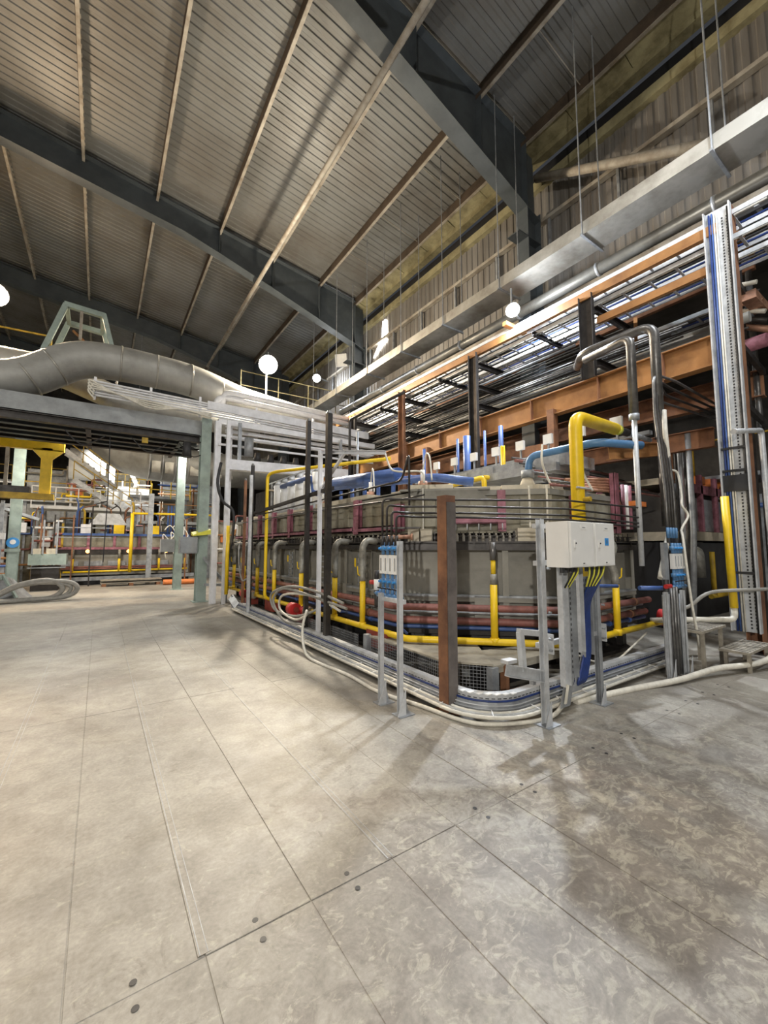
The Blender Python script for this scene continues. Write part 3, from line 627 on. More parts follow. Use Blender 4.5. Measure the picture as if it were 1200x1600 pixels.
t = T('filter_regulator', 'small red and black air regulator left of the left flow meters', 'regulator', (2.6, 3.95, 0.95))
MB().cyl((2.6, 3.93, 1.12), (2.6, 3.93, 1.24), 0.032, 10).build('body', 'white', t, True); MB().cyl((2.6, 3.93, 1.24), (2.6, 3.93, 1.34), 0.027, 10).build('knob', 'rubber', t, True)
MB().cyl((2.6, 3.93, 0.93), (2.6, 3.93, 1.12), 0.026, 10).build('bowl', 'darksteel', t, True); MB().cyl((2.6, 3.95, 1.2), (2.6, 4.05, 1.2), 0.025, 10).build('red_gauge', 'red', t, True)
MB().tube([(2.58, 3.86, 1.09), (2.6, 3.95, 1.09), (2.75, 4.1, 1.09)], 0.024, .03, 8).build('blue_elbow', 'lightblue', t, True)
MB().cyl((2.58, 3.83, 1.09), (2.6, 3.95, 1.09), 0.02, 8).build('pipe_stub', 'blue', t)
t2, nn = meters(6.2, 2.34, 1, 0.0, 'right bank of blue and white flow meters on galvanized posts', ((5.77, 2.25, 1.05), (6.12, 2.2, 1.06)), sp=0.085)
MB().box(6.0, 6.12, 2.36, 2.4, 1.1, 1.66).build('side_plate', 'galvdull', t2)
for k in range(4):
    MB().cyl((6.2 + .085 * k, 2.38, 1.72), (6.2 + .085 * k, 2.38, 1.86), 0.02, 8).build('upper_valve', 'lightblue', t2, True)
for k in range(3): MB().cyl((6.22 + .0 * k, 2.3, 0), (6.22, 2.3, 1.0), 0.03, 10).build('down_pipe', 'galvdull', t2, True) if k == 0 else None
MB().box(5.86, 6.06, 2.34, 2.36, 0.02, 1.0).build('tray_panel', 'galv', t2)
for k in range(3): MB().cyl((5.88 + .08 * k, 2.26, 0.03), (5.88 + .08 * k, 2.26, 1.1), 0.018, 8).build('down_tube', 'tubesteel', t2, True)
MB().cyl((5.8, 2.28, 1.05), (5.8, 2.28, 1.2), 0.035, 10).build('regulator', 'rubber', t2); MB().cyl((5.72, 2.25, 1.12), (5.84, 2.25, 1.12), 0.028, 10).build('red_gauge', 'red', t2)
one(MB().cyl((5.6, 2.5, 1.09), (6.0, 2.34, 1.08), 0.028, 10), 'air_pipe', 'blue', 'short blue pipe feeding the right flow meter bank', 'pipe', smooth=True)
one(MB().tube([(4.85, 2.7, 0.52), (4.85, 2.7, 1.14), (5.3, 2.62, 1.12)], 0.022, 0.05, 10), 'air_pipe', 'blue', 'blue upright pipe right of the blue cables under the enclosures', 'pipe', smooth=True)
# risers going up from the right bank
for k in range(4):
    x = 6.2 + 0.085 * k
    one(MB().tube([(x, 2.38, 1.66), (x + 0.1, 2.42, 2.4), (x + 0.36, 2.6, 3.55 + 0.08 * k), (x + 0.46, 2.62, 3.95 + 0.07 * (3 - k)), (x + 1.2, 2.62 + .1 * k, 4.02 + 0.07 * (3 - k)), (9.8, 2.65, 3.98 + 0.08 * (3 - k))], 0.02, 0.16, 10), 'conduit', ('tubesteel', 'darksteel', 'darksteel', 'tubesteel')[k],
        'steel tube rising from the right flow meters and turning right, %s from the left' % ('first', 'second', 'third', 'fourth')[k], 'conduit', 'tubes above the right flow meters', True)
t = T('steel_pipe', 'upright steel pipe with rounded elbow, left of the pair beside the right meters', 'pipe', (5.97, 2.62, 1.4))
MB().tube([(5.97, 2.62, 3.4), (5.97, 2.62, 4.52), (6.2, 3.4, 4.55)], 0.06, 0.14, 14, 6).build('pipe', 'tubesteel', t, True)
MB().cyl((5.97, 2.62, 3.4), (5.97, 2.62, 1.35), 0.034, 10).build('lower_pipe', 'galv', t, True); MB().cyl((5.97, 2.62, 3.34), (5.97, 2.62, 3.42), 0.066, 12).build('reducer', 'galvdull', t, True)
t = T('steel_pipe', 'taller upright steel pipe arching back over the orange beam', 'pipe', (6.75, 2.62, 2.0))
MB().tube([(6.75, 2.62, 3.2), (6.75, 2.62, 4.95), (6.75, 3.75, 4.95), (7.2, 4.1, 4.95)], 0.07, 0.2, 14, 6).build('pipe', 'tubesteel', t, True)
MB().smooth_path([(6.75, 2.55, 3.6), (6.62, 2.5, 3.2), (6.68, 2.5, 2.6), (6.62, 2.5, 2.0), (6.0, 2.42, 1.2)], 0.035, 8).build('white_hose', 'cablewhite', t, True)
MB().cyl((6.75, 2.62, 3.2), (6.75, 2.62, 1.9), 0.04, 10).build('lower_pipe', 'tubesteel', t, True)
one(MB().smooth_path([(6.95, 2.6, 2.75), (7.1, 2.55, 2.7), (7.05, 2.5, 2.35), (6.9, 2.45, 2.2), (6.95, 2.4, 2.05), (6.7, 2.4, 1.85), (6.45, 2.3, 1.7), (6.45, 2.25, 0.9), (6.5, 2.2, 0.3)], 0.016, 8), 'white_hose', 'cablewhite', 'thin white hose looping down the right side of the right flow meters', 'hose', smooth=True)

# corner column, dark posts and strut frames
t = T('rusty_column', 'short rusty box column in front of the furnace corner', 'steel column', (2.89, 3.09, 0))
MB().bar((2.89, 3.09, 0.0), (2.89, 3.09, 2.12), 0.13, 0.13, up=(0, 1, 0)).build('column', 'rustbrown', t)
MB().box(2.832, 2.95, 3.015, 3.024, 0.02, 2.05).build('shaded_face', 'greybrown', t)  # thin darker plate paints this face as in shade
MB().box(2.78, 3.02, 2.97, 3.21, 0, 0.015).build('base_plate', 'rustbrown', t)
for z in (1.93, 1.99, 2.06, 2.13): pass
for x, y, h, w, mm, lb in ((3.0, 6.76, 3.86, 0.07, 'darksteel', 'slim dark round-capped post beside the furnace side, left of the thicker one'), (3.0, 5.95, 3.78, 0.085, 'darksteel', 'thick dark post in front of the furnace side, nearest to the corner'),
                       (2.95, 9.85, 3.55, 0.07, 'darksteel', 'dark post far along the furnace, left of the tall yellow pipe'), (3.0, 10.6, 3.3, 0.06, 'rustbrown', 'brown post farthest along the furnace side')):
    t = T('dark_post', lb, 'steel post', (x, y, 0))
    MB().bar((x, y, 0), (x, y, h), w).build('post', mm, t); MB().cyl((x, y, h), (x, y, h + 0.05), w * .6, 10, w * .35).build('cap', 'tubesteel', t)
    MB().box(x - .08, x + .08, y - .08, y + .08, 0, .012).build('base_plate', 'darksteel', t)
one(MB().bar((3.05, 10.0, 2.42), (3.05, 5.9, 2.55), 0.06, 0.06), 'dark_rail', 'darksteel', 'dark rail joining the dark posts high on the furnace side', 'rail')
t = T('strut_stand', 'galvanized strut gallows with a brace, between the two dark posts', 'strut frame', (3.1, 6.3, 0))
MB().chan((3.05, 6.3, 0), (3.05, 6.3, 3.24), 0.06, 0.06, 0.006, up=(0, 1, 0)).build('post', 'galvlit', t)
MB().chan((3.05, 6.35, 3.22), (3.4, 4.9, 2.98), 0.06, 0.05, 0.006).build('arm', 'galvlit', t)
MB().bar((3.05, 6.28, 2.6), (3.2, 5.75, 3.14), 0.05, 0.03).build('brace', 'galvlit', t)
MB().smooth_path([(3.4, 4.92, 2.98), (3.45, 4.85, 2.75), (3.5, 4.7, 2.68), (3.7, 4.45, 2.66), (3.72, 4.42, 2.5)], 0.014).build('cable', 'cablewhite', t, True)
MB().box(2.97, 3.13, 6.22, 6.38, 0, .012).build('foot_plate', 'galvdull', t)
t = T('strut_stand', 'slim galvanized strut post far along the furnace beside the brown post', 'strut frame', (2.95, 10.2, 0))
MB().chan((2.92, 9.75, 0), (2.92, 9.75, 3.3), 0.08, 0.06, 0.006, up=(0, 1, 0)).build('post', 'galv', t)
MB().smooth_path([(2.9, 10.6, 1.7), (2.85, 10.5, 1.5), (2.85, 10.4, 1.1), (2.9, 10.3, 0.8), (2.95, 10.1, 0.85)], 0.02).build('cable_loop', 'hosegrey', t, True)

# enclosures on their strut frame
t = T('enclosure_frame', 'galvanized strut frame with two feet carrying the grey enclosures', 'strut frame', (3.9, 2.38, 0))
for x, h in ((3.42, 1.86), (4.35, 1.84)):
    MB().chan((x, 2.36, 0.01), (x, 2.36, h), 0.055, 0.055, 0.006, up=(0, 1, 0)).build('strut_post', 'galvdull' if x > 4 else 'galv', t)
    MB().box(x - .1, x + .08, 2.28, 2.44, 0, .01).build('foot_plate', 'galvdull', t)
    m = MB(); m.quadring([[(x - .1, 2.31, .01), (x, 2.31, .01), (x, 2.31, .22)], [(x - .1, 2.315, .01), (x, 2.315, .01), (x, 2.315, .22)]]); m.build('gusset', 'galv', t)
    MB().box(x + .045, x + .06, 2.31, 2.41, 0.62, 0.8).build('joint_plate', 'galv', t)
    for z in (0.66, 0.76, 1.0, 1.4): MB().cyl((x + .02, 2.30, z), (x + .02, 2.33, z), 0.011, 8).build('bolt', 'galvdull', t)
for z in (0.7, 1.45, 1.8): MB().bar((3.36, 2.4, z), (4.42, 2.4, z), 0.045).build('strut_rail', 'galv', t)
def enclosure(x0, x1, z0, z1, label, sticker):
    e = T('electrical_enclosure', label, 'electrical cabinet', ((x0 + x1) / 2, 2.16, z0), 'grey enclosures on the strut frame')
    MB().box(x0, x1, 2.07, 2.29, z0, z1).build('body', 'boxgrey', e)
    d = MB(); d.quadring([[(x0 + .004, 2.068, z0 + .004), (x1 - .004, 2.068, z0 + .004), (x1 - .004, 2.068, z1 - .004), (x0 + .004, 2.068, z1 - .004)],
                          [(x0 + .004, 2.052, z0 + .004), (x1 - .004, 2.052, z0 + .004), (x1 - .004, 2.052, z1 - .004), (x0 + .004, 2.052, z1 - .004)],
                          [(x0 + .010, 2.048, z0 + .010), (x1 - .010, 2.048, z0 + .010), (x1 - .010, 2.048, z1 - .010), (x0 + .010, 2.048, z1 - .010)]][::-1]); door = d.build('door', 'boxgrey', e)
    xm = (x0 + x1) / 2 + .02
    MB().box(xm - .045, xm + .045, 2.046, 2.048, z1 - .07, z1 - .035).build('name_plate', 'white', door)
    MB().box(xm - .025, xm + .025, 2.045, 2.046, z1 - .057, z1 - .05).build('faint_lettering', 'galvdull', door)
    MB().box(xm - .035, xm + .055, 2.046, 2.048, z0 + .022, z0 + .05).build('maker_plate', 'white', door)
    MB().box(xm - .03, xm + .0, 2.045, 2.046, z0 + .032, z0 + .04).build('small_lettering', 'rubber', door)
    lx = x0 + .065
    MB().box(lx - .014, lx + .014, 2.040, 2.048, (z0 + z1) / 2 - .03, (z0 + z1) / 2 + .035).build('lock_plate', 'white', door)
    MB().cyl((lx, 2.034, (z0 + z1) / 2 + .01), (lx, 2.041, (z0 + z1) / 2 + .01), 0.007, 8).build('lock', 'rubber', door)
    if sticker:
        MB().box(xm - .03, xm + .035, 2.045, 2.048, (z0 + z1) / 2 - .01, (z0 + z1) / 2 + .06).build('blue_sticker', 'stickerblue', door)
        MB().cyl((xm, 2.0435, (z0 + z1) / 2 + .025), (xm, 2.045, (z0 + z1) / 2 + .025), 0.018, 12).build('sticker_emblem', 'lightblue', door)
    m = MB()
    for k in range(4): m.cyl((x0 + .06 + .07 * k, 2.18, z0 - .05), (x0 + .06 + .07 * k, 2.18, z0), 0.018, 8)
    m.build('cable_glands', 'rubber', e)
    return e
enclosure(3.38, 3.76, 1.42, 1.83, 'left grey enclosure with plain door, the wider of two', False)
enclosure(3.785, 4.13, 1.42, 1.83, 'right grey enclosure with a square blue sticker on its door', True)
def vtray(x, y, w, z0, z1, label, dark=False, kick=None):
    t = T('cable_tray', label, 'cable tray', (x, y, z0)); mm = 'galvdull' if dark else 'galv'
    MB().box(x, x + w, y, y + .004, z0, z1).build('tray_back', mm, t)
    for s in (0, w): MB().box(x + s - .002, x + s + .002, y - .05, y + .004, z0, z1).build('side_rail', mm, t)
    m = MB()
    z = z0 + .03
    while z < z1 - .03: m.box(x + w * .55, x + w * .65, y - .002, y, z, z + .025); m.box(x + w * .8, x + w * .88, y - .002, y, z, z + .025); z += .05
    tag(m.build('slot_row', 'rubber', t), kind='stuff')
    if kick:
        m = MB(); a, b, c = kick
        m.hexa([(x, y, z0), (x + w, y, z0), (x + w, y + .005, z0), (x, y + .005, z0), (x + a, y + b, z0 - c), (x + a + w, y + b, z0 - c), (x + a + w, y + b + .005, z0 - c), (x + a, y + b + .005, z0 - c)]); m.build('tray_bend', mm, t)
    return t
t = vtray(3.55, 2.30, 0.09, 0.33, 1.42, 'narrow upright cable tray under the left enclosure, nearest the left post')
t = vtray(3.68, 2.34, 0.16, 0.36, 1.28, 'wide upright cable tray with white cables under the left enclosure', True, (-.12, -.02, .24))
for k in range(2): MB().tube([(3.7 + .02 * k, 2.32, 1.28), (3.71 + .02 * k, 2.32, 0.4), (3.6 + .02 * k, 2.3, 0.16)], 0.008, .05, 6).build('white_cable', 'cablewhite', t, True)
for k in range(4): MB().tube([(3.62 + .03 * k, 2.18, 1.42), (3.64 + .03 * k, 2.2, 1.36), (3.62 + .02 * k, 2.27, 1.22)], 0.008, .03, 6).build('earth_cable', 'cableyellow' if k % 2 else 'rubber', t, True)
t = vtray(3.90, 2.34, 0.07, 0.58, 1.42, 'upright cable tray strip left of the blue cable bundle')
t = vtray(4.0, 2.36, 0.16, 0.52, 1.30, 'upright cable tray filled with thick blue cables', True, (-.22, -.03, .3))
for k in range(8):
    xo = .018 * k; MB().tube([(3.90 + .035 * k, 2.18, 1.42), (3.93 + .03 * k, 2.2, 1.30), (4.02 + .015 * k, 2.33, 1.05), (4.03 + .015 * k, 2.34, 0.55), (3.84 + .02 * k, 2.31, 0.28), (4.1, 2.5, 0.20 + .004 * k)], 0.013, .09, 6).build('blue_cable', 'cableblue', t, True)
for k in range(7): MB().tube([(3.86 + .045 * k, 2.16, 1.42), (3.88 + .04 * k, 2.17, 1.34), (3.9 + .025 * k, 2.22, 1.22)], 0.009, .03, 6).build('earth_cable', 'cableyellow' if k % 2 == 0 else 'rubber', t, True)
# cantilever bracket left of the frame
t = T('strut_bracket', 'bent galvanized strut bracket sticking out left of the enclosure frame', 'bracket', (3.2, 2.4, 0.4))
MB().bar((3.17, 2.42, 0.5), (3.14, 2.42, 0.84), 0.05).build('upright', 'galv', t); MB().bar((3.12, 2.42, 0.85), (3.42, 2.4, 0.80), 0.05).build('top_bar', 'galv', t)
MB().chan((2.93, 2.42, 0.55), (3.42, 2.40, 0.42), 0.1, 0.06, 0.006).build('arm', 'galv', t); MB().box(2.92, 3.04, 2.38, 2.46, 0.6, 0.63).build('clip', 'galv', t)
MB().bar((3.3, 2.42, 0.44), (3.3, 2.42, 0.36), 0.04).build('stub', 'galvdull', t)

# guarded plinth under the corner
t = T('guard_box', 'low steel plinth with wire mesh guards under the furnace corner', 'guard', (3.4, 3.3, 0))
pl = [(3.30, 4.6), (3.12, 3.35), (3.42, 3.0), (4.6, 2.98)]
MB().hexa([(3.12, 4.9, .37), (3.09, 3.38, .37), (3.42, 2.98, .37), (4.1, 3.9, .37), (3.12, 4.9, .39), (3.09, 3.38, .39), (3.42, 2.98, .39), (4.1, 3.9, .39)]).build('top_plate', 'dusty', t)
MB().hexa([(3.42, 2.98, .35), (4.7, 2.98, .35), (4.7, 3.3, .35), (3.5, 3.6, .35), (3.42, 2.98, .37), (4.7, 2.98, .37), (4.7, 3.3, .37), (3.5, 3.6, .37)]).build('top_plate', 'dusty', t)
def mesh(a, b, z0, z1, p=0.035):
    m = MB(); A = V((*a, 0)); B = V((*b, 0)); n = int((B - A).length / p)
    for k in range(n + 1):
        q = A.lerp(B, k / n); m.bar((q.x, q.y, z0), (q.x, q.y, z1), 0.004)
    for k in range(int((z1 - z0) / p) + 1): m.bar((a[0], a[1], z0 + k * p), (b[0], b[1], z0 + k * p), 0.004)
    tag(m.build('wire_mesh', 'galvdull', t), kind='stuff')
mesh((3.12, 3.36), (3.12, 4.85), .04, .37); mesh((3.38, 3.02), (3.13, 3.34), .04, .37); mesh((3.12, 5.2), (3.12, 7.4), .06, .36)
for a, b in (((3.42, 2.99), (3.42, 2.99)), ((3.62, 3.0), (3.62, 3.0))): MB().bar((a[0], a[1], 0), (a[0], a[1], .36), 0.1 if a[0] < 3.5 else 0.05, 0.08).build('leg', 'rustbrown' if a[0] > 3.5 else 'galvdull', t)
MB().bar((3.12, 4.95, 0), (3.12, 4.95, .4), 0.08).build('leg', 'galvdull', t); MB().bar((3.45, 3.02, .32), (4.7, 3.0, .32), 0.05, 0.07).build('edge_beam', 'dusty', t)
MB().bar((3.5, 3.0, .04), (4.7, 2.95, .04), 0.1, 0.05).build('bottom_beam', 'rustbrown', t)
MB().box(3.45, 4.6, 3.3, 3.34, 0.0, .34).build('back_plate', 'black', t)
for y, h in ((4.6, .2), (7.3, .16), (9.0, .16), (10.6, .14)):
    one(MB().box(3.2, 3.4, y, y + .5, .02 + h, .24 + h), 'red_bracket', 'redplate', ('red oxide bracket under the yellow gas pipe %s' % {4.6: 'nearest the furnace corner', 7.3: 'by the big flange', 9.0: 'midway along', 10.6: 'by the far red valve'}[y]), 'bracket')
# red valves / flanges on the gas pipe
def rvalve(y, lb, big):
    v = T('red_valve', lb, 'valve', (3.2, y, 0.4))
    MB().cyl((3.12, y - .12, .42), (3.12, y + .1, .42), 0.12 if big else 0.1, 16).build('red_housing', 'red', v, True)
    MB().cyl((3.12, y - .15, .42), (3.12, y - .12, .42), 0.05, 12).build('housing_cap', 'redplate', v, True)
    MB().cyl((3.22, y - .5, .42), (3.22, y - .4, .42), 0.1, 16).build('flange', 'copper', v, True); MB().cyl((3.22, y - .4, .42), (3.22, y - .2, .42), 0.075, 16).build('flange_ring', 'red', v, True)
    MB().cyl((3.22, y - .56, .42), (3.22, y - .5, .42), 0.085, 16).build('nut', 'stepmetal', v, True)
rvalve(7.6, 'red round valve behind the looped grey hoses', True); rvalve(10.9, 'red round valve farthest along the gas pipe', False)
v = T('red_valve', 'red round valve low at the right of the right flow meters', 'valve', (7.3, 2.9, 0.4))
MB().cyl((7.35, 2.8, .5), (7.35, 3.0, .5), 0.13, 16).build('red_housing', 'red', v, True); MB().cyl((7.35, 2.77, .5), (7.35, 2.8, .5), 0.06, 12).build('cap', 'redplate', v, True)
MB().cyl((7.5, 2.9, .5), (7.7, 2.9, .5), 0.08, 12).build('flange', 'darksteel', v, True)

# floor cable tray with its bend
arc = [(2.95, 10.7), (2.95, 3.05)] + [(2.95 + .42 * (1 - math.cos(a)), 3.05 - .42 * math.sin(a)) for a in [PI / 2 * k / 8 for k in range(1, 9)]] + [(6.85, 2.63)]
t = T('floor_cable_tray', 'long galvanized cable tray curving round the furnace corner above the floor', 'cable tray', (3.0, 2.8, 0.05))
MB().sweep(arc, [(-.08, .225), (-.08, .21), (-.005, .21), (.0, .15), (.01, .15), (.01, .225)]).build('upper_rail', 'galv', t)
MB().sweep(arc, [(0.0, .17), (0.06, .06), (0.125, .06), (0.125, .065), (0.062, .065), (0.005, .18)]).build('tray_floor', 'galvdull', t)
MB().sweep(arc, [(0.12, .05), (0.14, .05), (0.14, .10), (0.135, .10), (0.135, .06), (0.12, .06)]).build('lower_rail', 'galv', t)
for o, z, r, mm in ((.02, .165, .010, 'cableblue'), (.04, .13, .007, 'galv'), (.055, .105, .008, 'galvdull'), (.09, .085, .018, 'cablewhite'), (.165, .075, .018, 'cablewhite')):
    MB().sweep(arc, [(o + r * math.cos(a), z + r * math.sin(a)) for a in [2 * PI * k / 8 for k in range(8)]]).build('cable', mm, t, True)
m = MB(); mt = MB()
def along(pts, step):
    out = []; acc = 0
    for a, b in zip(pts[:-1], pts[1:]):
        A = V((*a, 0)); B = V((*b, 0)); L = (B - A).length; d = (B - A) / L
        while acc < L: out.append((A + d * acc, d)); acc += step
        acc -= L
    return out
for p, d in along(arc, 0.055):
    nrm = V((d.y, -d.x, 0)); q = p + nrm * 0.0115; m.hexa([tuple(q + d * a + V((0, 0, z)) + nrm * o) for z in (.182, .190) for a, o in ((-.017, 0), (.017, 0), (.017, .001), (-.017, .001))])
tag(m.build('slot_row', 'rubber', t), kind='stuff')
for p, d in along(arc, 0.4):
    nrm = V((d.y, -d.x, 0)); a = p + nrm * .185; b = p + nrm * .07
    MB().bar((a.x, a.y, .095), (b.x, b.y, .107), .01, .004).build('cable_tie', 'white', t)
for p, d in along(arc, 1.1): MB().bar((p.x, p.y, 0), (p.x, p.y, .14), .04).build('foot', 'galvdull', t)
for k in range(2, 9):
    x, y = arc[k]; MB().box(x - .03, x + .03, y - .03, y + .01, .223, .231).build('joint_clip', 'white', t)
t = T('tray_end', 'bent end piece where the floor tray rises at its far end', 'cable tray', (2.9, 11, 0.1))
MB().hexa([(2.84, 10.7, .07), (2.95, 10.7, .2), (2.95, 11.3, .36), (2.84, 11.3, .24), (2.84, 10.7, .08), (2.95, 10.7, .21), (2.95, 11.3, .37), (2.84, 11.3, .25)]).build('ramp', 'galvdull', t)
MB().bar((2.93, 11.25, .0), (2.93, 11.25, .34), .05).build('foot', 'galvdull', t)

# hoses
one(MB().smooth_path([(3.1, 5.7, .62), (2.95, 6.2, .78), (2.85, 6.8, .8), (2.8, 7.4, .7), (2.82, 7.5, .45), (2.85, 6.9, .35), (2.8, 6.3, .5), (2.72, 6.1, .6), (2.66, 6.1, .35), (2.6, 5.9, .1), (2.55, 5.5, .02), (2.62, 4.6, .02), (2.6, 3.9, .02), (2.72, 3.35, .02), (2.85, 2.75, .02), (3.2, 2.5, .02), (3.55, 2.42, .02), (3.75, 2.42, .08)], 0.02, 10, 8), 'floor_hose', 'cablewhite', 'pale hose looping at the red valve then lying on the floor to the enclosures', 'hose', smooth=True)
one(MB().smooth_path([(3.1, 5.6, .75), (2.9, 6.3, .9), (2.8, 7.1, .9), (2.75, 7.8, .7), (2.8, 7.7, .42), (2.9, 6.9, .4), (3.05, 6.3, .6)], 0.022, 10, 8), 'hose_loop', 'hosegrey', 'grey hose looped in front of the red valve and dark posts', 'hose', smooth=True)
one(MB().smooth_path([(3.1, 5.5, .68), (2.88, 6.5, .82), (2.78, 7.3, .85), (2.72, 7.6, .6), (2.78, 7.2, .3), (2.9, 6.6, .3)], 0.022, 10, 8), 'hose_loop', 'hosegrey', 'second grey hose loop, just inside the larger loop', 'hose', smooth=True)
one(MB().smooth_path([(4.1, 2.5, .02), (5.0, 2.35, .02), (5.7, 2.15, .05), (6.4, 2.0, .1), (7.2, 1.75, .12), (7.9, 1.6, .35), (8.3, 1.4, .8), (8.6, 1.2, 1.4)], 0.035, 10, 6), 'floor_hose', 'cablewhite', 'thick white hose rising to the right past the steps', 'hose', smooth=True)
one(MB().smooth_path([(6.5, 2.6, .62), (6.9, 2.7, .62), (7.1, 2.5, .75), (7.3, 2.3, .95), (7.7, 1.9, 1.0), (8.5, 1.7, 1.0), (9.2, 1.6, 1.05)], 0.025, 10, 6), 'hose_loop', 'hosegrey', 'grey hose hanging between the right meters and the tall post', 'hose', smooth=True)
one(MB().smooth_path([(4.6, 2.9, .4), (4.9, 2.75, .25), (5.3, 2.7, .2), (5.8, 2.72, .3), (6.3, 2.75, .42)], 0.012), 'white_hose', 'cablewhite', 'thin white hose hanging under the yellow pipe near the tray', 'hose', smooth=True)

# steps
t = T('step_stool', 'low two-step metal stool with chequer treads at the right', 'steps', (6.9, 2.0, 0))
for x0, x1, y0, y1, z in ((6.35, 7.2, 2.12, 2.45, .5), (6.8, 7.75, 1.78, 2.1, .24)):
    tr = MB().box(x0, x1, y0, y1, z, z + .03).build('tread', 'stepmetal', t); m = MB()
    for k in range(9): m.bar((x0 + .1 * k + .03, y0 + .02, z + .032), (x0 + .1 * k + .15 if k < 8 else x1 - .02, y1 - .02, z + .032), .008, .005)
    m.build('tread_pattern', 'rubber', tr)
    for a in (x0 + .12, x1 - .1):
        for b in (y0 + .04, y1 - .04): MB().bar((a, b, 0), (a, b, z), .04).build('leg', 'stepmetal', t)
# tubes right of the tall post
one(MB().tube([(7.45, 1.95, 3.26), (8.8, 1.95, 3.50), (8.86, 1.95, 1.4), (8.86, 1.95, 0.9)], 0.04, .1, 12), 'steel_pipe', 'galv', 'galvanized pipe crossing the vertical tray and dropping at its right', 'pipe', smooth=True)
one(MB().tube([(9.55, 2.3, 7.0), (9.55, 2.3, 0.0)], 0.09, 0, 12), 'steel_pipe', 'darksteel', 'dark upright pipe at the right edge beside the tall post', 'pipe', smooth=True)
one(MB().tube([(9.9, 2.2, 6.9), (9.9, 2.2, 0.0)], 0.05, 0, 12), 'steel_pipe', 'tubesteel', 'thin upright pipe at the right edge, right of the dark one', 'pipe', smooth=True)
one(MB().tube([(7.6, 2.15, 2.35), (7.68, 2.15, 0.72)], 0.05, 0, 12), 'gas_pipe', 'yellow', 'yellow upright pipe left of the vertical cable tray', 'pipe', smooth=True)
one(MB().tube([(7.68, 2.15, 0.72), (7.68, 2.15, 0.55), (7.0, 2.6, 0.55), (6.9, 2.95, 0.5)], 0.04, .1, 12), 'steel_pipe', 'cablewhite', 'pale elbow pipe under the right yellow pipe', 'pipe', smooth=True)
# ------------------------------------------------------------------ gear on and above the furnace roof
t = T('recuperator', 'row of upright white tubes on the furnace roof behind the tall thin yellow pipe', 'heat exchanger', (4.4, 11, 2.5))
for k in range(6): MB().cyl((4.4, 9.3 + .55 * k, 2.62), (4.4, 9.3 + .55 * k, 3.45), 0.14, 14).build('tube', 'white', t, True); MB().cyl((4.4, 9.3 + .55 * k, 3.45), (4.4, 9.3 + .55 * k, 3.62), 0.14, 14, 0.04).build('cone_top', 'galv', t, True)
MB().bar((4.4, 9.0, 2.56), (4.4, 12.4, 2.56), 0.5, 0.1).build('base', 'galvdull', t); MB().bar((4.15, 9.0, 3.5), (4.15, 12.4, 3.5), 0.03).build('rail', 'galv', t)
t = T('air_manifold', 'blue air manifold pipe along the furnace roof', 'pipe', (4.4, 6, 2.9))
MB().tube([(4.3, 11.5, 3.35), (4.3, 9.4, 3.35), (4.3, 9.3, 2.9), (4.35, 8.2, 2.95), (4.4, 4.95, 2.72), (4.8, 4.5, 2.62)], 0.07, .15, 12).build('pipe', 'blue', t, True)
MB().cyl((4.32, 8.2, 3.03), (4.38, 5.9, 2.90), 0.13, 14).build('header', 'blue', t, True)
for k in range(6): MB().cyl((4.4, 5.6 + .5 * k, 2.5), (4.4, 5.6 + .5 * k, 2.85), 0.04, 10).build('branch', 'blue', t, True)
for y, lb in ((4.9, 'nearest the roof corner'), (6.4, 'midway along'), (8.4, 'far along')):
    t = T('roof_burner', 'brass and white burner head on the furnace roof, ' + lb, 'burner', (4.15, y, 2.5))
    MB().cyl((4.1, y, 2.5), (4.1, y, 2.62), 0.07, 12).build('base', 'copper', t, True); MB().cyl((4.1, y, 2.62), (4.1, y, 2.8), 0.035, 10).build('body', 'white', t, True)
    MB().smooth_path([(4.1, y, 2.78), (4.0, y - .2, 3.0), (3.9, y - .4, 2.9), (3.85, y - .5, 2.55)], 0.012, 6).build('lead', 'cablewhite', t, True)
t = T('gas_pipe', 'yellow pipe crossing the furnace roof under the rack posts', 'pipe', (6, 6, 2.8))
MB().tube([(6.0, 8.2, 2.78), (6.0, 5.35, 2.93), (6.0, 5.35, 2.5)], 0.05, .1, 10).build('pipe', 'yellow', t, True)
MB().tube([(6.0, 5.35, 2.93), (6.5, 5.3, 2.95), (6.5, 5.3, 3.6)], 0.045, .08, 10).build('branch', 'yellow', t, True)
for k, (x, y) in enumerate(((7, 7.05), (7, 6.75), (7, 6.2), (7, 5.75), (7.0, 8.3))):
    one(MB().cyl((x, y, 2.5), (x, y, 4.2), (0.035, .09, .03, .05, .04)[k], 10), 'air_pipe', 'blue', 'blue upright pipe under the orange beam, %s' % ('thinner of the second pair', 'the thickest', 'slim one right of the thickest', 'farthest right', 'farthest left')[k], 'pipe', 'blue upright pipes under the orange beam', True)
t = T('air_pipe', 'light blue pipe with a bend feeding the burner beside the big yellow pipe', 'pipe', (5.5, 3.9, 2.7))
MB().tube([(5.5, 4.0, 2.70), (5.5, 3.98, 3.02), (5.5, 2.9, 3.02), (6.1, 2.6, 3.0)], 0.055, .16, 12, 6).build('pipe', 'lightblue', t, True)
MB().cyl((5.5, 4.02, 2.44), (5.5, 4.02, 2.72), 0.17, 12, .06).build('burner_cone', 'block', t, True); MB().cyl((5.5, 4.01, 2.68), (5.5, 4.01, 2.80), .1, 12).build('coupling', 'galvdull', t, True)
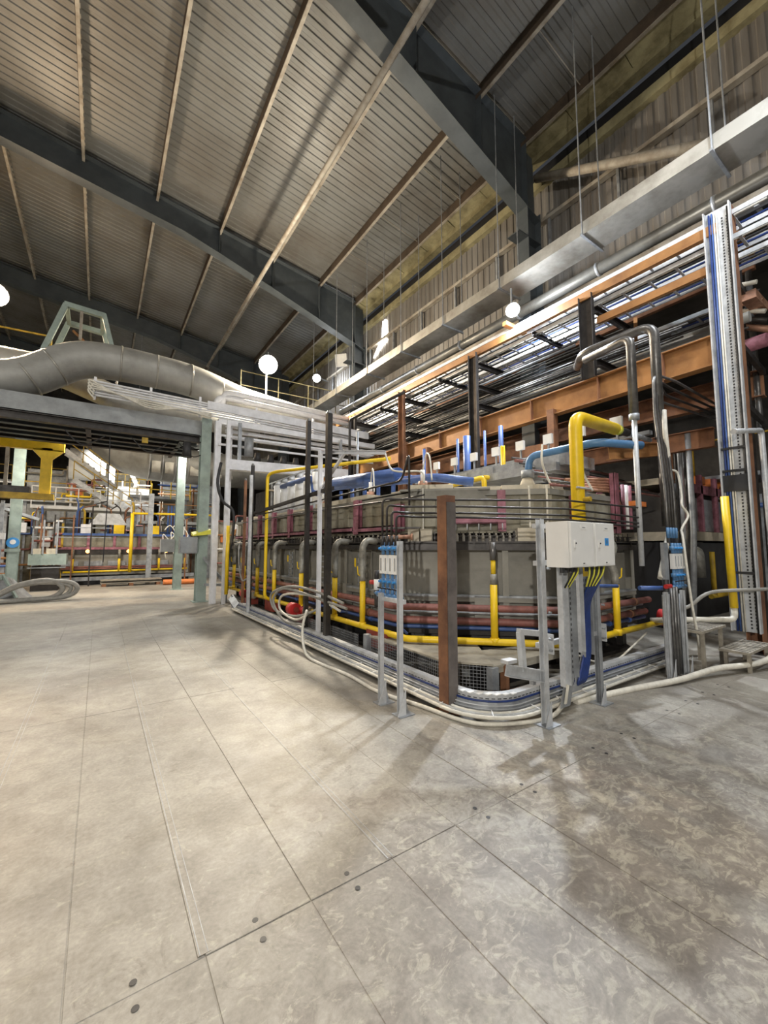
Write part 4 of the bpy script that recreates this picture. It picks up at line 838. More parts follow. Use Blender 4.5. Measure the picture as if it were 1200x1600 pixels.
for a, b in (((5.3, 3.6), (5.4, 3.5)), ((5.1, 3.0), (5.2, 3.0)), ((5.8, 3.3), (5.9, 3.2))):
    one(MB().smooth_path([(a[0], a[1], 3.1), (a[0] - .05, a[1] - .02, 2.85), (a[0] + .08, a[1], 2.65), (b[0], b[1], 2.42)], .016, 6), 'white_lead', 'cablewhite', 'white lead hanging to the furnace roof, %s' % ('farthest of the three' if a[1] > 3.5 else 'right of the big yellow pipe' if a[0] > 5.5 else 'left of the big yellow pipe'), 'cable', 'white leads over the furnace corner', True)
for k in range(8):
    y = 7.6 - .62 * k
    t = T('junction_box', 'white junction box under the orange beam, %s counted from the near end' % ('eighth', 'seventh', 'sixth', 'fifth', 'fourth', 'third', 'second', 'first')[k], 'junction box', (6.8, y, 3.4), 'white junction boxes under the beam')
    MB().box(6.78, 6.84, y - .09, y + .09, 3.52, 3.7).build('box', 'white', t); MB().bar((6.82, y, 3.3), (6.82, y, 3.52), .03).build('stalk', 'galvdull', t)
one(MB().bar((6.9, 8.5, 3.3), (6.9, 2.8, 3.36), 0.1, 0.06), 'roof_rail', 'galvdull', 'grey rail carrying the white junction boxes', 'rail')
one(MB().ibeam((6.5, 3.25, 3.08), (8.6, 3.25, 3.42), .24, .12, .014, .01), 'short_beam', 'rust', 'short orange rusty beam behind the upright steel pipes', 'steel beam')
t = T('roof_duct', 'pale boxy duct above the furnace roof under the orange beam', 'duct', (6.3, 4.5, 3.0))
MB().box(6.2, 7.1, 3.8, 6.4, 2.95, 3.15).build('duct_body', 'galvdull', t); MB().box(6.1, 7.1, 3.9, 6.0, 2.86, 3.0).build('duct_base', 'galvdull', t)
for k in range(4): MB().box(6.19, 6.2, 3.9 + .7 * k, 3.94 + .7 * k, 2.95, 3.15).build('seam', 'galvdull', t)
random.seed(11)
for k in range(9):      # pipework crossing behind on the near end
    y = 3.5 + .16 * k; z = 2.5 + .09 * k
    one(MB().tube([(5.3 + .1 * k, y, z), (8.0, y + .1, z + .1), (9.4, y + .1, z + .1)], random.choice((.014, .02, .03)), .1, 8), 'thin_pipe', random.choice(('darksteel', 'tubesteel', 'galv', 'maroonpipe')), 'thin pipe crossing the near end of the furnace roof, %s from the front' % ORD[k], 'pipe', 'thin pipes over the furnace end', True)
t = T('burner_bundle', 'cluster of pink lagged burner pipes on the furnace near end', 'burner', (6.9, 3.5, 2.4))
for k in range(5): MB().tube([(6.2, 3.5 + .08 * k, 2.5 + .05 * k), (6.9, 3.45, 2.52 + .05 * k), (7.3, 3.5, 2.3)], .025, .1, 8).build('pipe', 'copper', t, True)
for k in range(3): MB().cyl((7.2 + .12 * k, 3.4, 1.9), (7.2 + .12 * k, 3.4, 2.65), .03, 8).build('upright_tube', ('maroon', 'white', 'maroon')[k], t, True)
MB().box(7.4, 7.8, 3.3, 3.5, 2.3, 2.38).build('orange_block', 'orange', t)
for x, y, lb in ((7.6, 2.75, 'left'), (8.0, 2.85, 'right')):
    t = T('valve_block', 'dark solenoid valve on the tube bundle above the right meters, ' + lb + ' one', 'valve', (x - .4, y, 2.4))
    MB().cyl((x - .55, y - .1, 2.35), (x - .55, y - .1, 2.6), .05, 10).build('solenoid', 'rubber', t, True); MB().bar((x - .6, y - .05, 2.45), (x - .45, y - .05, 2.45), .04).build('bracket', 'white', t)
# second furnace unit at the right
f2 = T('second_furnace', 'dark furnace unit with a pale grey side panel at the right edge', 'furnace', (12, 5, 0))
MB().box(9.3, 15, 3.75, 9, 0.0, 1.7).build('body', 'black', f2); MB().box(10.6, 15, 3.65, 9, 1.75, 1.95).build('block_course', 'block', f2)  # body painted black and widened left for the shade in the gap
for k in range(4): MB().box(10.7 + .95 * k, 11.6 + .95 * k, 3.8, 3.9, 1.98, 2.75).build('casing_panel', 'galvdull', f2)
MB().box(10.6, 15, 3.9, 8.8, 1.95, 2.85).build('core', 'darkwall', f2)
for k in range(4): MB().box(10.62 + .95 * k, 10.72 + .95 * k, 3.7, 3.8, 1.95, 3.3).build('maroon_post', 'maroon', f2)
MB().box(10.6, 15, 3.7, 3.78, 2.85, 3.05).build('maroon_rail', 'maroon', f2); MB().box(10.6, 15, 4.2, 6, 3.05, 3.2).build('roof_block', 'block', f2)
for k in range(5): MB().box(10.8 + .8 * k, 11.2 + .8 * k, 4.0, 4.2, 3.2, 3.4).build('orange_block', 'orange', f2)
MB().tube([(10.8, 3.4, .55), (14, 3.4, .55)], .05, 0, 8).build('gas_line', 'dullyellow', f2, True); MB().cyl((11, 3.4, .55), (11, 3.4, 1.5), .05, 8).build('riser', 'dullyellow', f2, True)
MB().tube([(9.9, 3.3, 1.0), (9.9, 3.3, 1.5), (10.3, 3.5, 1.5)], .12, .2, 12).build('hose', 'hose', f2, True)
for k in range(5):
    one(MB().tube([(8.9 + .35 * k, 3.0 + .2 * k, 3.7), (8.9 + .35 * k, 3.0 + .2 * k, 1.9), (8.9 + .35 * k, 3.1 + .2 * k, 0.0)], (.05, .03, .04, .025, .03)[k], .05, 8), 'steel_pipe', ('galvdull', 'tubesteel', 'galv', 'darksteel', 'rustbrown')[k], 'upright pipe in the dark gap behind the vertical cable tray, %s from the left' % ORD[k].replace('nearest', 'first'), 'pipe', 'upright pipes in the gap right of the furnace', True)
# machinery in the aisle beyond the rack
random.seed(5)
for k in range(9):
    y = 2.5 + 2.6 * k; w = random.uniform(1.4, 2.2); h = random.uniform(1.6, 3.4); x = random.uniform(12.2, 14)
    t = T('plant_unit', 'dim plant unit in the next aisle beyond the rack, %s from the near end' % ORD[k].replace('nearest', 'first'), 'machine', (x, y, 0), 'plant units in the next aisle')
    MB().box(x, x + 1.6, y, y + w, .3, h).build('housing', random.choice(('galvdull', 'darksteel', 'casing', 'rustbrown')), t)
    for s in range(3): MB().bar((x - .02, y + w * (s + .5) / 3, .0), (x - .02, y + w * (s + .5) / 3, h + .5), .06).build('post', random.choice(('rustbrown', 'galv', 'dullyellow')), t)
    MB().tube([(x - .2, y, h - .3), (x - .2, y + w, h - .3)], .06, 0, 8).build('pipe', random.choice(('blue', 'maroonpipe', 'yellow', 'galv')), t, True)
    MB().box(x - .3, x + 1.4, y, y + w, h + .45, h + .55).build('platform', 'galvdull', t)
    MB().tube([(x - .3, y, h + .55), (x - .3, y, h + 1.5), (x - .3, y + w, h + 1.5), (x - .3, y + w, h + .55)], .025, .05, 6).build('handrail', 'dullyellow', t, True)
t = T('glowing_port', 'small row of bright lights in the next aisle under the orange beam', 'light', (10.3, 10.9, 3.4))
for k in range(4): MB().cyl((12.0, 11.6 + .5 * k, 3.75 + .05 * k), (12.05, 11.6 + .5 * k, 3.75 + .05 * k), .09, 10).build('lamp', 'glowsmall', t); MB().bar((12.08, 11.6 + .5 * k, 0), (12.08, 11.6 + .5 * k, 4), .05).build('lamp_post', 'darksteel', t)

# ------------------------------------------------------------------ gantry across the aisle at Y = 13.4
t = T('gantry_girder', 'grey box girder with dark rails below crossing the hall at the left', 'girder', (-4, 13.4, 4.7))
MB().box(-12, 2.45, 13.4, 13.8, 5.02, 5.46).build('box_girder', 'girder', t)
for k in range(5):
    MB().ibeam((-12, 13.45 + .55 * k, 4.88 - .01 * k), (2.4, 13.45 + .55 * k, 4.88 - .01 * k), .2, .2, .02, .012).build('under_rail', ('darksteel', 'frame')[k % 2], t)
    MB().bar((-12, 13.70 + .55 * k, 4.90), (2.4, 13.70 + .55 * k, 4.90), .16, .03).build('under_flange', 'galvdull' if k % 2 else 'girder', t)
MB().box(-12, 2.4, 13.6, 16.2, 4.92, 5.0).build('deck', 'darksteel', t)
for x in (-10, -7.6, -5.2, -2.8, -.4, 1.9): MB().bar((x, 13.5, 4.8), (x, 16.2, 4.8), .12, .08).build('cross_tie', 'darksteel', t)
MB().box(.85, 1.0, 13.3, 13.38, 4.55, 4.7).build('yellow_hook', 'dullyellow', t); MB().cyl((2.0, 13.2, 4.25), (2.0, 13.2, 4.7), .14, 10, .1).build('hoist_motor', 'rubber', t, True)
for x in (-.9, .6, 1.8): MB().smooth_path([(x, 13.3, 4.65), (x + .4, 13.3, 4.3), (x + .9, 13.3, 4.6)], .015, 6).build('festoon_cable', 'rubber', t, True)
MB().smooth_path([(.1, 13.3, 4.6), (.12, 13.3, 3.0), (.1, 13.3, 1.2)], .012, 6).build('pendant_cable', 'rubber', t, True)
for x, y, z, lb in ((2.52, 13.3, 5.5, 'pale green square column carrying the gantry girder'), (2.5, 17.6, 5.3, 'pale green column behind the girder column, with a grey box'), (-2.35, 18.3, 5.6, 'pale green column at the left with a round blue sign')):
    t = T('gantry_column', lb, 'steel column', (x, y, 0))
    MB().ibeam((x, y, 0), (x, y, z), .28, .28, .02, .012, up=(0, 1, 0)).build('column', 'greenpaint', t); MB().box(x - .22, x + .22, y - .22, y + .22, 0, .02).build('base_plate', 'greenpaint', t)
    if x < 0: MB().cyl((x, y - .17, 1.75), (x, y - .15, 1.75), .17, 20).build('blue_sign', 'stickerblue', t); MB().cyl((x, y - .175, 1.77), (x, y - .17, 1.77), .08, 14).build('sign_head', 'white', t); MB().box(x - .2, x + .2, y - .16, y - .15, .95 + .5, 1.55).build('sign_text_plate', 'greenpaint', t)
    else:
        b = MB().box(x - .62, x - .16, y - .25, y + .05, 1.42, 1.9).build('grey_box', 'galvdull', t); MB().box(x - .6, x - .18, y - .26, y - .25, 1.44, 1.88).build('box_door', 'girder', b)
        if y < 15: MB().hexa([(x - .3, y - .3, 1.92), (x + .2, y - .3, 1.98), (x + .2, y, 2.02), (x - .3, y, 1.96), (x - .3, y - .3, 1.95), (x + .2, y - .3, 2.12), (x + .2, y, 2.15), (x - .3, y, 2.05)]).build('yellow_cover', 'cableyellow', t)
t = T('knee_bracket', 'grey knee bracket bolted low on the green girder column', 'bracket', (2.9, 12.9, .3))
MB().bar((2.55, 13.1, 1.3), (3.1, 12.6, .5), .07).build('strut', 'galvdull', t); MB().bar((2.6, 13.1, .5), (3.3, 12.6, .5), .07).build('bar', 'galvdull', t); MB().bar((3.1, 12.7, 0), (3.1, 12.7, .5), .07).build('post', 'galvdull', t)
# lagged pipes above the girder
t = T('lagged_pipe', 'fat grey lagged pipe with a swan-neck bend above the girder', 'pipe', (0, 14.5, 6.5))
MB().tube([(-12, 14.5, 5.6), (-2.1, 14.5, 6.0), (-.75, 14.5, 7.05), (.2, 14.5, 7.15), (2.2, 14.6, 7.15), (4.0, 15.0, 6.85), (9.8, 16, 6.7)], .52, .7, 24, 7).build('pipe', 'lagging', t, True)
for x, y, z in ((1.2, 14.55, 7.15), (2.2, 14.6, 7.12), (3.2, 14.82, 6.97), (.25, 14.5, 7.15), (4.6, 15.1, 6.82)): MB().cyl((x, y, z), (x + .05, y, z), .53, 24).build('band', 'ductsteel', t, True)
for p in ((-1.85, 6.2), (-1.3, 6.62)): MB().cyl((p[0], 14.5, p[1]), (p[0] + .04, 14.5, p[1] + .03), .53, 24).build('band', 'ductsteel', t, True)
t = T('lagged_pipe', 'second lagged pipe lying behind the swan-neck pipe', 'pipe', (0, 16.3, 6.6))
MB().tube([(-12, 16.5, 7.2), (-1.5, 16.5, 7.25), (.6, 16.4, 6.5), (3.2, 16.2, 6.35), (5, 16.4, 6.3)], .42, .5, 20).build('pipe', 'lagging', t, True)
for k in range(5): MB().cyl((-5 + k * 1.3, 16.5, 7.2), (-4.95 + k * 1.3, 16.5, 7.2), .43, 20).build('band', 'galv', t, True)
MB().tube([(-3.2, 15.6, 7.4), (-3.2, 15.6, 7.9), (-1.5, 15.6, 7.95), (-1.5, 15.6, 7.5)], .03, .1, 6).build('handrail', 'dullyellow', t, True)
t = T('lifting_frame', 'pale green trapezoid steel frame standing over the lagged pipe', 'steel frame', (-.7, 14.6, 7.2))
for y in (14.5, 15.7):
    MB().bar((-1.6, y, 6.9), (-1.12, y, 8.55), .13).build('leg', 'greenpaint', t); MB().bar((.05, y, 7.5), (-.22, y, 8.55), .12).build('leg', 'greenpaint', t); MB().bar((-1.16, y, 8.55), (-.18, y, 8.5), .14).build('top_bar', 'greenpaint', t)
for x in (-1.1, -.25): MB().bar((x, 14.5, 8.5), (x, 15.7, 8.5), .1).build('tie', 'greenpaint', t)
MB().bar((-1.0, 15.6, 8.3), (-.1, 15.6, 7.5), .06).build('diagonal', 'rust', t); MB().bar((-.75, 14.5, 7.6), (-.75, 14.5, 8.5), .07).build('hanger', 'purlin', t)
# conduit bundle over the girder towards the rack
t = T('conduit_bundle', 'bright bundle of galvanized conduits and cables running right above the girder', 'conduits', (2, 13.2, 5.8))
for k in range(6): MB().tube([(-.35, 13.1, 5.62 + .075 * k), (3.2, 13.1, 5.58 + .07 * k), (7.6, 13.0, 5.45 + .08 * k)], .03, .2, 8).build('conduit', 'galvlit', t, True)
for k in range(4): MB().smooth_path([(-.3, 13.05, 5.5 + .1 * k), (-.42, 13.05, 5.75 + .08 * k), (.2, 13.0, 5.72), (1.0, 13.0, 5.48 + .06 * k), (1.8, 13.0, 5.6), (2.6, 13.0, 5.5 + .04 * k)], .022, 6).build('cable', 'cablewhite', t, True)
for x in (-.3, 1.0, 2.3, 4, 6): MB().bar((x, 13.15, 5.5), (x, 13.15, 6.12), .06).build('support', 'galvlit', t)
MB().bar((2.5, 13.1, 5.9), (8.2, 13.0, 5.8), .08, .25).build('tray_side', 'galvlit', t)
for k in range(2): one(MB().tube([(2.9 + .2 * k, 14.0, 6.15), (3.0 + .2 * k, 14.0, 6.5 + .2 * k), (3.3 + .2 * k, 14.0, 6.55 + .2 * k), (9.5, 14.2, 6.5 + .2 * k)], .1, .25, 12), 'steel_pipe', 'galvlit', 'bright steel pipe running right above the conduit bundle, the %s one' % ('lower', 'upper')[k], 'pipe', smooth=True)
# white steel portal over the far end of the furnace
t = T('service_frame', 'bright grey steel service frame over the far end of the furnace', 'steel frame', (4.5, 12.7, 0))
for x, y, w in ((2.72, 12.6, .16), (3.15, 12.9, .1), (2.95, 12.3, .1)): MB().bar((x, y, 0), (x, y, 5.3), w).build('post', 'galvlit', t)
MB().bar((2.72, 12.6, 5.3), (8.2, 12.6, 5.3), .14, .16).build('top_beam', 'galvlit', t); MB().bar((2.72, 12.6, 4.9), (8.2, 12.6, 4.95), .06, .06).build('rail', 'galvlit', t)
MB().bar((3.0, 12.4, 4.0), (7.0, 12.4, 4.12), .25, .3).build('lower_beam', 'galvlit', t); MB().bar((2.72, 12.5, 4.6), (8.2, 12.5, 4.66), .06, .06).build('rail', 'galvlit', t)
for k in range(3): MB().bar((3.0, 12.9, 4.95 + .18 * k), (8.4, 12.9, 4.98 + .18 * k), .12, .09).build('tray', 'galvlit', t)
for x in (3.3, 6.7): MB().bar((x, 12.4, 4.0), (x, 12.4, 5.3), .09).build('hanger', 'galvdull', t)
for k in range(6): MB().cyl((3.9 + .42 * k, 12.6, 4.2), (3.9 + .42 * k, 12.6, 4.5), .12, 10, .08).build('motor', 'rubber', t, True); MB().cyl((3.9 + .42 * k, 12.5, 4.14), (3.9 + .42 * k, 12.5, 4.2), .1, 10).build('motor_base', 'dullyellow', t, True)
MB().cyl((3.55, 12.3, 4.3), (3.55, 12.3, 4.85), .13, 12).build('grey_motor', 'galvdull', t, True)
MB().smooth_path([(2.75, 12.2, 4.0), (2.65, 12.1, 3.4), (2.8, 12.1, 2.9), (3.1, 12.1, 2.6), (3.1, 12.1, 1.9), (3.0, 12.1, 1.3), (3.0, 12.1, .4)], .04, 8).build('black_cable', 'rubber', t, True)
MB().tube([(2.95, 12.0, .3), (2.95, 12.0, 2.2)], .05, 0, 8).build('yellow_pipe', 'yellow', t, True)
t = T('handrail', 'thin yellow handrail on the platform behind the bright floodlight', 'handrail', (7, 17, 7.7))
for z in (8.9, 8.3): MB().bar((4.5, 17, z), (9.6, 17, z + .05), .03).build('rail', 'olive', t)
for x in (4.5, 6.1, 7.5, 8.9, 9.6): MB().bar((x, 17, 7.4), (x, 17, 8.95), .035).build('post', 'olive', t)
one(MB().box(3.5, 9.6, 16.9, 18.2, 7.3, 7.42), 'platform', 'galvdull', 'narrow platform below the yellow handrail under the roof', 'platform')

# ------------------------------------------------------------------ far end of the hall
fb = T('far_furnace', 'smaller furnace across the far end with yellow risers and pink rail', 'furnace', (1.0, 22.5, 0))
MB().box(-1.4, 3.6, 22, 24, .4, 1.3).build('body', 'furnace', fb); MB().box(-1.5, 3.7, 21.95, 24, 1.3, 1.5).build('band', 'darksteel', fb); MB().box(-1.35, 3.5, 22.05, 24, 1.5, 2.1).build('casing', 'casing', fb)
for k in range(6): MB().box(-1.4 + .95 * k, -1.3 + .95 * k, 21.98, 22.05, 1.5, 2.15).build('maroon_post', 'maroon', fb)
MB().box(-1.4, 3.6, 21.93, 22, 1.5, 1.6).build('pink_rail', 'maroon', fb); MB().box(-1.4, 3.6, 21.95, 22, 2.1, 2.2).build('top_rail', 'blue', fb)
for k in range(6): MB().box(-1.35 + .85 * k, -.7 + .85 * k, 21.9, 21.99, .8, 1.0).build('side_bracket', 'galvdull', fb)
MB().box(-1.4, 3.6, 21.8, 24, 0.02, .3).build('base', 'black', fb); MB().bar((-1.6, 21.7, .25), (3.8, 21.7, .3), .12, .16).build('base_rail', 'galvdull', fb)
MB().cyl((-1.2, 21.7, .55), (3.5, 21.7, .6), .04, 8).build('gas_line', 'yellow', fb, True)
for x in (-.9, .75, 2.3, 3.4): MB().cyl((x, 21.7, .57), (x, 21.7, 1.1), .05, 8).build('riser', 'yellow', fb, True); MB().cyl((x, 21.7, 1.1), (x, 21.7, 1.5), .05, 8).build('hose', 'hose', fb, True)
MB().cyl((1.15, 21.4, .5), (1.15, 21.4, 3.1), .07, 10).build('tall_riser', 'yellow', fb, True); MB().cyl((1.15, 21.4, 3.1), (4.5, 21.4, 3.15), .05, 10).build('cross_pipe', 'yellow', fb, True)
for k in range(3): MB().cyl((-.4 + 1.5 * k, 21.9, 1.42), (-.4 + 1.5 * k, 21.92, 1.42), .08, 8).build('burner_glow', 'furnaceglow', fb)
for z in (.75, .68): MB().cyl((-1.3, 21.85, z), (3.5, 21.85, z), .03, 8).build('water_line', 'maroonpipe', fb, True)
MB().hexa([(-.4, 22.2, 2.6), (1.0, 22.2, 2.6), (1.0, 23.5, 2.6), (-.4, 23.5, 2.6), (-.1, 22.2, 3.1), (.7, 22.2, 3.1), (.7, 23.5, 3.1), (-.1, 23.5, 3.1)]).build('exhaust_hood', 'galv', fb)
t = T('far_post_grid', 'rusty and grey posts with rails in front of the far furnace', 'steel frame', (1, 20.8, 0))
for x in (-1.9, -1.5, -.9, -.3, 2.9, 3.3): MB().bar((x, 21.0, 0), (x, 21.0, 2.9), .05).build('post', random.choice(('rustbrown', 'galvdull', 'darksteel')), t)
for z in (2.0, 2.4): MB().bar((-2.2, 21.0, z), (.4, 21.0, z), .04).build('rail', 'galvdull', t)
one(MB().bar((1.84, 21.2, 0), (1.84, 21.2, 4.0), .2), 'grey_column', 'galvdull', 'plain grey column standing before the far furnace', 'steel column')
one(MB().smooth_path([(2.3, 19.9, .12), (3.0, 19.8, .12), (3.8, 19.8, .12)], .11, 10), 'gas_bottle', 'orange', 'red-orange cylinder lying on the floor beside the far green column', 'cylinder', smooth=True)
t = T('pallet', 'low wooden pallet stack on the floor before the far furnace', 'pallet', (.9, 20.8, 0))
for k in range(2): MB().box(.1, 2.3, 20.3, 21.0, .12 + .1 * k, .16 + .1 * k).build('deck', 'stepmetal', t)
for x in (.15, 1.1, 2.1): MB().box(x, x + .15, 20.3, 21.0, 0, .12).build('bearer', 'rustbrown', t)
t = T('lagged_duct', 'huge curved lagged flue duct high at the far end', 'duct', (3, 25, 5.4))
MB().tube([(-.9, 27, 8.4), (.2, 26, 7.0), (1.6, 25, 6.1), (4.4, 24.6, 6.0), (10, 24.6, 6.0)], .95, 1.2, 26, 7).build('duct', 'lagging', t, True)
for k in range(9): MB().cyl((1.9 + .6 * k, 24.7, 6.05), (1.94 + .6 * k, 24.7, 6.05), .97, 26).build('band', 'galv', t, True)
for k in range(7): MB().box(2.0 + .6 * k, 2.4 + .6 * k, 23.75, 23.8, 5.4, 6.0).build('lagging_patch', 'ductsteel', t)
t = T('yellow_gantry', 'yellow steel frame with knee braces hanging at the far left', 'steel frame', (-2.5, 17, 3.3))
MB().box(-12, -1.1, 17, 17.2, 4.72, 4.98).build('top_beam', 'yellow', t); MB().box(-1.68, -1.4, 17, 17.2, 3.3, 4.8).build('leg', 'yellow', t)
MB().hexa([(-1.9, 17, 4.7), (-1.68, 17, 4.45), (-1.68, 17.2, 4.45), (-1.9, 17.2, 4.7), (-1.9, 17, 4.75), (-1.68, 17, 4.75), (-1.68, 17.2, 4.75), (-1.9, 17.2, 4.75)]).build('gusset', 'yellow', t)
MB().hexa([(-1.4, 17, 4.45), (-1.15, 17, 4.7), (-1.15, 17.2, 4.7), (-1.4, 17.2, 4.45), (-1.4, 17, 4.75), (-1.15, 17, 4.75), (-1.15, 17.2, 4.75), (-1.4, 17.2, 4.75)]).build('gusset', 'yellow', t)
MB().box(-12, -1.3, 16.9, 17.3, 3.12, 3.3).build('bottom_beam', 'dullyellow', t); MB().box(-2.6, -1.9, 16.9, 17.4, 3.3, 3.5).build('trolley', 'darksteel', t)
for x in (-2.9, -2.5, -4): MB().bar((x, 17.1, 3.3), (x, 17.1, 4.8), .09).build('hanger', 'purlin', t)
for a, b, lb in (((-1.2, 3.9), (1.3, 2.5), 'lower pale stair flight descending right across the far end'), ((-1.6, 5.3), (.6, 3.9), 'upper pale stair flight near the big flue duct')):
    t = T('stair_flight', lb, 'stairs', (0, 25, 2.5))
    for y in (25, 25.9): MB().bar((a[0], y, a[1] + 1), (b[0], y, b[1] + .7), .05, .22).build('stringer', 'galv', t)
    n = 9
    for k in range(n): x = a[0] + (b[0] - a[0]) * k / n; z = a[1] + 1 + (b[1] - a[1] - .3) * k / n; MB().box(x, x + .25, 25, 25.9, z, z + .03).build('tread', 'galvdull', t)
    for y in (24.95,): MB().bar((a[0], y, a[1] + 1.9), (b[0], y, b[1] + 1.6), .04).build('handrail', 'dullyellow', t); MB().bar((a[0], y, a[1] + 1.5), (b[0], y, b[1] + 1.2), .04).build('midrail', 'dullyellow', t)
    for k in range(4): x = a[0] + (b[0] - a[0]) * k / 3; z = a[1] + 1 + (b[1] - a[1] - .3) * k / 3; MB().bar((x, 24.95, z), (x, 24.95, z + .9), .04).build('rail_post', 'dullyellow', t)
random.seed(21)
k = 0
for (x0, x1, y, z, cm, lb) in ((-2.6, 1.6, 24, 3.35, 'white', 'white-edged platform above the far furnace'), (-3.4, .5, 27, 3.9, 'dullyellow', 'platform with yellow rails behind the stairs'), (1.2, 4.2, 26, 4.3, 'yellow', 'platform with bright yellow rails under the flue duct'),
                               (1.6, 5.0, 23.2, 2.75, 'rust', 'rusty platform right of the grey column'), (-8, -3, 22, 3.2, 'galv', 'platform at the far left edge'), (-6, 2, 32, 5.4, 'dullyellow', 'farthest raised platform with yellow rails')):
    t = T('platform', lb, 'platform', ((x0 + x1) / 2, y, 0))
    MB().box(x0, x1, y, y + 1.6, z, z + .14).build('deck', cm if cm == 'white' else 'galvdull', t)
    n = int((x1 - x0) / .8) + 1
    for i in range(n): x = x0 + (x1 - x0) * i / (n - 1); MB().bar((x, y, z), (x, y, z + 1.0), .045).build('rail_post', cm, t)
    for dz in (.5, 1.0): MB().bar((x0, y, z + dz), (x1, y, z + dz), .045).build('rail', cm, t)
    for x in (x0 + .2, x1 - .2): MB().bar((x, y + .3, 0), (x, y + .3, z), .16).build('leg', 'galvdull', t)
UNITS = ('low boxy unit with pipes left of the green-grey machine', 'narrow pipe-covered unit just left of the far furnace', 'raised boxy unit on top of the stair landing', 'boxy unit with pipes behind the left green column', 'tall pipe-covered unit behind the stairs', 'tall pipe-covered unit under the flue duct', 'wide unit at the left edge behind the yellow gantry', 'tall unit behind the left platform', 'boxy unit right of the far furnace', 'boxy unit between the two green girder columns and the furnace end', 'tallest unit at the back of the hall, left of the flue duct', 'wide tall unit at the back of the hall behind the flue duct', 'tall unit behind the far end of the long furnace')
mats = ('galvdull', 'casing', 'rustbrown', 'lagging', 'galv', 'dusty', 'block', 'darksteel')
for (x, y, w, d_, z0, z1) in ((-3.9, 20.5, 1.2, 1, 0, 1.3), (-2.0, 22, .7, 1, .2, 2.6), (-1.3, 26, 1.4, 1.2, 3.5, 4.9), (-3.2, 25, 1.0, 1.0, 0, 3.2), (.2, 28, 2.2, 1.6, 0, 5.4), (2.9, 27.5, 2.6, 1.6, 0, 5.2), (-6.5, 24, 2.4, 2, 0, 4.6), (-3.6, 30, 2.8, 2, 0, 6.3), (4.9, 22, 1.4, 1.4, 0, 3.2), (5.2, 18, 1.6, 2, 0, 2.9), (-.6, 33, 3.2, 2, 0, 7.4), (3.4, 33, 4, 2, 0, 6.6), (7.3, 21, 2, 3, 0, 5)):
    t = T('plant_unit', UNITS[k], 'machine', (x, y, z0), 'plant units at the far end'); k += 1
    MB().box(x + .1, x + w - .1, y + .1, y + d_, z0, z1 - .3).build('housing', random.choice(mats), t)
    for i in range(4): px = x + w * i / 3; MB().bar((px, y, z0), (px, y, z1), .08).build('post', random.choice(('galv', 'purlin', 'rustbrown', 'dullyellow', 'galvdull')), t)
    for i in range(4):
        z = z0 + (z1 - z0) * (.25 + .22 * i); MB().tube([(x - .2, y - .1, z), (x + w * .6, y - .1, z), (x + w * .6, y - .1, z + .3), (x + w, y - .1, z + .3)], .045, .1, 8).build('pipe', random.choice(('galv', 'blue', 'yellow', 'maroonpipe', 'white', 'purlin', 'rust')), t, True)
    for i in range(3):
        px = x + w * random.random() * .8; z = z0 + (z1 - z0) * random.random() * .8; MB().box(px, px + .3, y - .05, y + .1, z, z + .35).build('control_box', random.choice(('white', 'galv', 'yellow', 'orange', 'galvdull')), t)
t = T('blue_tank', 'pale blue curved hopper casing high behind the stairs', 'hopper', (-.8, 29, 5))
MB().cyl((-1.6, 29, 6.3), (.1, 29, 6.3), .9, 18).build('drum', 'white', t, True); MB().bar((.4, 28.5, 4), (.4, 28.5, 8), .3).build('white_column', 'white', t); MB().bar((.8, 28.5, 7.2), (1.7, 28.5, 5.2), .2).build('chute', 'galv', t)
t = T('blue_pipe_frame', 'cluster of bright blue pipes beside the tall yellow pipe at the far end', 'pipes', (2.9, 20.5, 2))
for i in range(4): MB().cyl((2.7 + .14 * i, 22.5, 2.2), (2.7 + .14 * i, 22.5, 3.6), .045, 8).build('pipe', 'blue', t, True)
MB().cyl((3.1, 22.2, 2.6), (3.1, 22.2, 3.8), .12, 8).build('yellow_drum', 'yellow', t, True)
for i in range(3): MB().cyl((.3 + .2 * i, 22.5, 2.2), (.3 + .2 * i, 22.5, 3.0), .05, 8).build('valve_pipe', 'blue', t, True)
for i, (x, z) in enumerate(((2.5, 1.9), (2.8, 2.0), (3.0, 1.8))):
    one(MB().smooth_path([(x - .3, 19.3, z + .4), (x - .1, 19.3, z + .6), (x + .1, 19.3, z + .3), (x - .1, 19.3, z), (x - .35, 19.3, z + .2), (x - .2, 19.3, z - .8)], .02, 6), 'white_hose', 'cablewhite', 'looped white hose near the far green column, %s of three' % ('left', 'middle', 'right')[i], 'hose', 'white hoses at the far column', True)
# left machine with hoses
t = T('roller_machine', 'dark green-grey machine with a side beam behind the left column', 'machine', (-1.6, 20, 0))
MB().box(-2.1, -1.4 + .4, 19.6, 20.6, .95, 1.35).build('side_beam', 'greenpaint', t); MB().box(-2.0, -1.2, 19.7, 20.5, 0, .9).build('base', 'darksteel', t)
for x in (-2.0, -1.7, -1.3): MB().bar((x, 19.6, 1.35), (x, 19.6, 2.6), .05).build('post', 'galvdull', t)
MB().bar((-2.1, 19.55, .85), (-1.0, 19.55, .85), .04).build('rail', 'galvdull', t); MB().bar((-3.0, 19, 3.0), (-1.9, 19.5, 2.6), .3, .1).build('chute', 'galvdull', t)
for x in (-2.0, -1.6): MB().box(x, x + .3, 19.7, 20, 1.35, 1.55).build('glowing_block', 'block', t)
t = T('drive_unit', 'grey angled drive housing on the floor at the left edge', 'machine', (-2.3, 16.5, 0))
